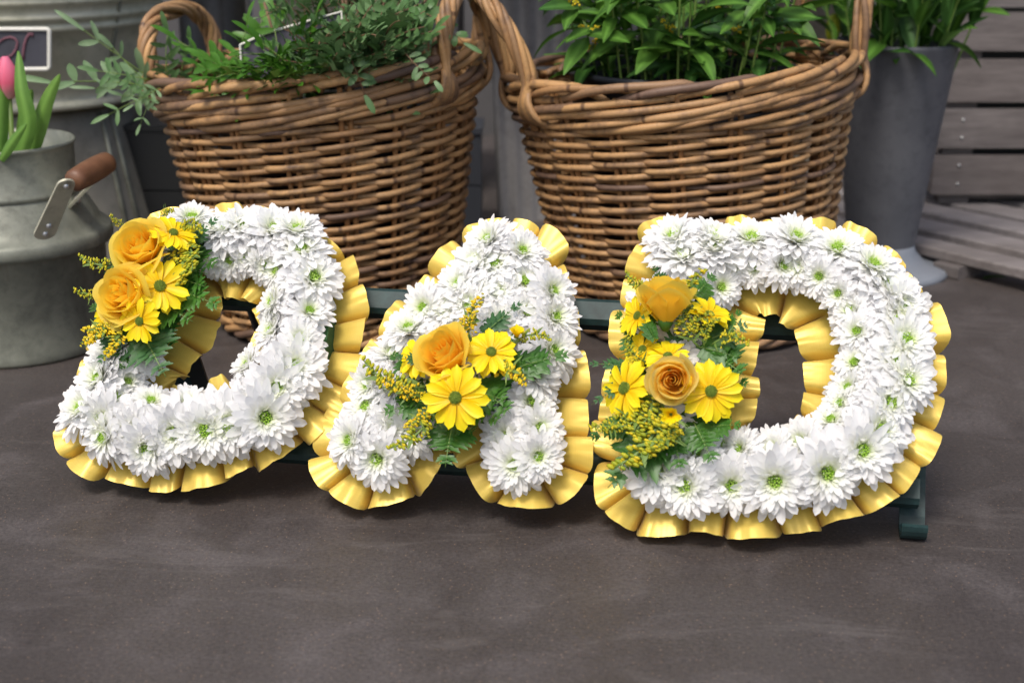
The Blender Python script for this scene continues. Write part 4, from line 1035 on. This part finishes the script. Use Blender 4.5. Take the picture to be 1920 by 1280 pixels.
def chalk(px, wd=.0016):
    mb = MB(); mb.tube([atY(x, y, YB)-Vector((0, .0006, 0)) for x, y in px], wd, 6, flat=1.0); o = mb.obj('chalk_letter', M_pinkc, cb); return o
chalk([(3, 76), (10, 72), (20, 70), (29, 73), (33, 80), (31, 92), (24, 103), (10, 110), (0, 111), (-8, 104), (-8, 90), (-2, 80), (3, 76)])
chalk([(44, 112), (44, 100), (46, 85), (50, 72), (56, 64), (61, 64), (61, 69)], .0018)

# ------------------------------------------------------------------ metal planters behind the baskets
def planter(label, x0, x1, y, dpt, h, taper, m, nrib, seed):
    random.seed(seed); root = thing('metal_planter', label, 'planter', ((x0+x1)/2, y+dpt/2, 0)); cx = (x0+x1)/2; cy = y+dpt/2
    mb = MB(); prof = []
    W = x1-x0; hw = W/2; hd = dpt/2
    per = []
    def side(ax, bx, n):
        for i in range(n*6):
            f = i/(n*6); q = .0022*math.sin(2*math.pi*f*n); per.append((ax, bx, f, q))
    cor = [(-hw, -hd), (hw, -hd), (hw, hd), (-hw, hd)]
    pts = []
    for s in range(4):
        a = Vector(cor[s]); b_ = Vector(cor[(s+1) % 4]); d = (b_-a); nn = Vector((d.y, -d.x)).normalized(); k = nrib if s % 2 == 0 else max(3, int(nrib*dpt/W))
        for i in range(k*6): f = i/(k*6); q = .003*math.sin(2*math.pi*f*k)**3; p = a+d*f+nn*q; pts.append(p)
    n = len(pts); vs = []; fs = []
    lv = [(0, 1.0, 0), (h*.93, 1+taper*.93, 0), (h*.93, 1+taper*.93+.01, .0), (h, 1+taper+.012, 0), (h, 1+taper-.02, 0), (h*.5, 1+taper*.4-.03, 0)]
    for z, sc_, _ in lv: vs += [Vector((cx+p.x*sc_, cy+p.y*sc_, z)) for p in pts]
    for i in range(len(lv)-1):
        for k in range(n): k2 = (k+1) % n; fs.append((i*n+k, i*n+k2, (i+1)*n+k2, (i+1)*n+k))
    mb.add(vs, fs); mb.obj('body', m, root); return root
planter('grey fluted metal planter standing between the two wicker baskets', -.020, .180, 2.20, .22, .48, .18, M_zincf, 9, 1)
planter('tall blue grey metal planter behind the handle of the left basket', -.500, -.435, 2.25, .2, .46, .05, M_zincf, 2, 2)
planter('grey metal planter behind the foliage of the left basket', -.360, -.215, 2.30, .22, .46, .08, M_zincl, 4, 3)
planter('pale metal planter behind the right end of the left basket foliage', -.165, -.085, 2.35, .22, .46, .06, M_zincf, 3, 4)
planter('dark metal planter behind the right basket and its bucket', .24, .52, 2.45, .25, .40, .10, M_zincd, 6, 5)

def plainbox(label, x0, x1, y, dpt, h, nslat, m):  # added boxes: their dark colour stands in for shaded floor in the gaps
    root = thing('shade_box', label, 'box', ((x0+x1)/2, y+dpt/2, 0)); cx = (x0+x1)/2; hh = h/nslat
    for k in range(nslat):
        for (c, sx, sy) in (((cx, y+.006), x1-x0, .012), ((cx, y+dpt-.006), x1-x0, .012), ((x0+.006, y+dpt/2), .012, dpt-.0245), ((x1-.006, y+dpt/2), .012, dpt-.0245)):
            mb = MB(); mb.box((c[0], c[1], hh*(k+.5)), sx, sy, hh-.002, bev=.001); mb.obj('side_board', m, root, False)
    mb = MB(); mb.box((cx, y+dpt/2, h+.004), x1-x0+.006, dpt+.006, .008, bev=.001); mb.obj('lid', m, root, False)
plainbox('added black box darkening the gap between the zinc bin and the left basket', -.590, -.400, 2.02, .18, .168, 2, M_black)
plainbox('added dark box darkening the low gap between the two baskets', -.14, -.045, 2.10, .10, .150, 2, M_liner)
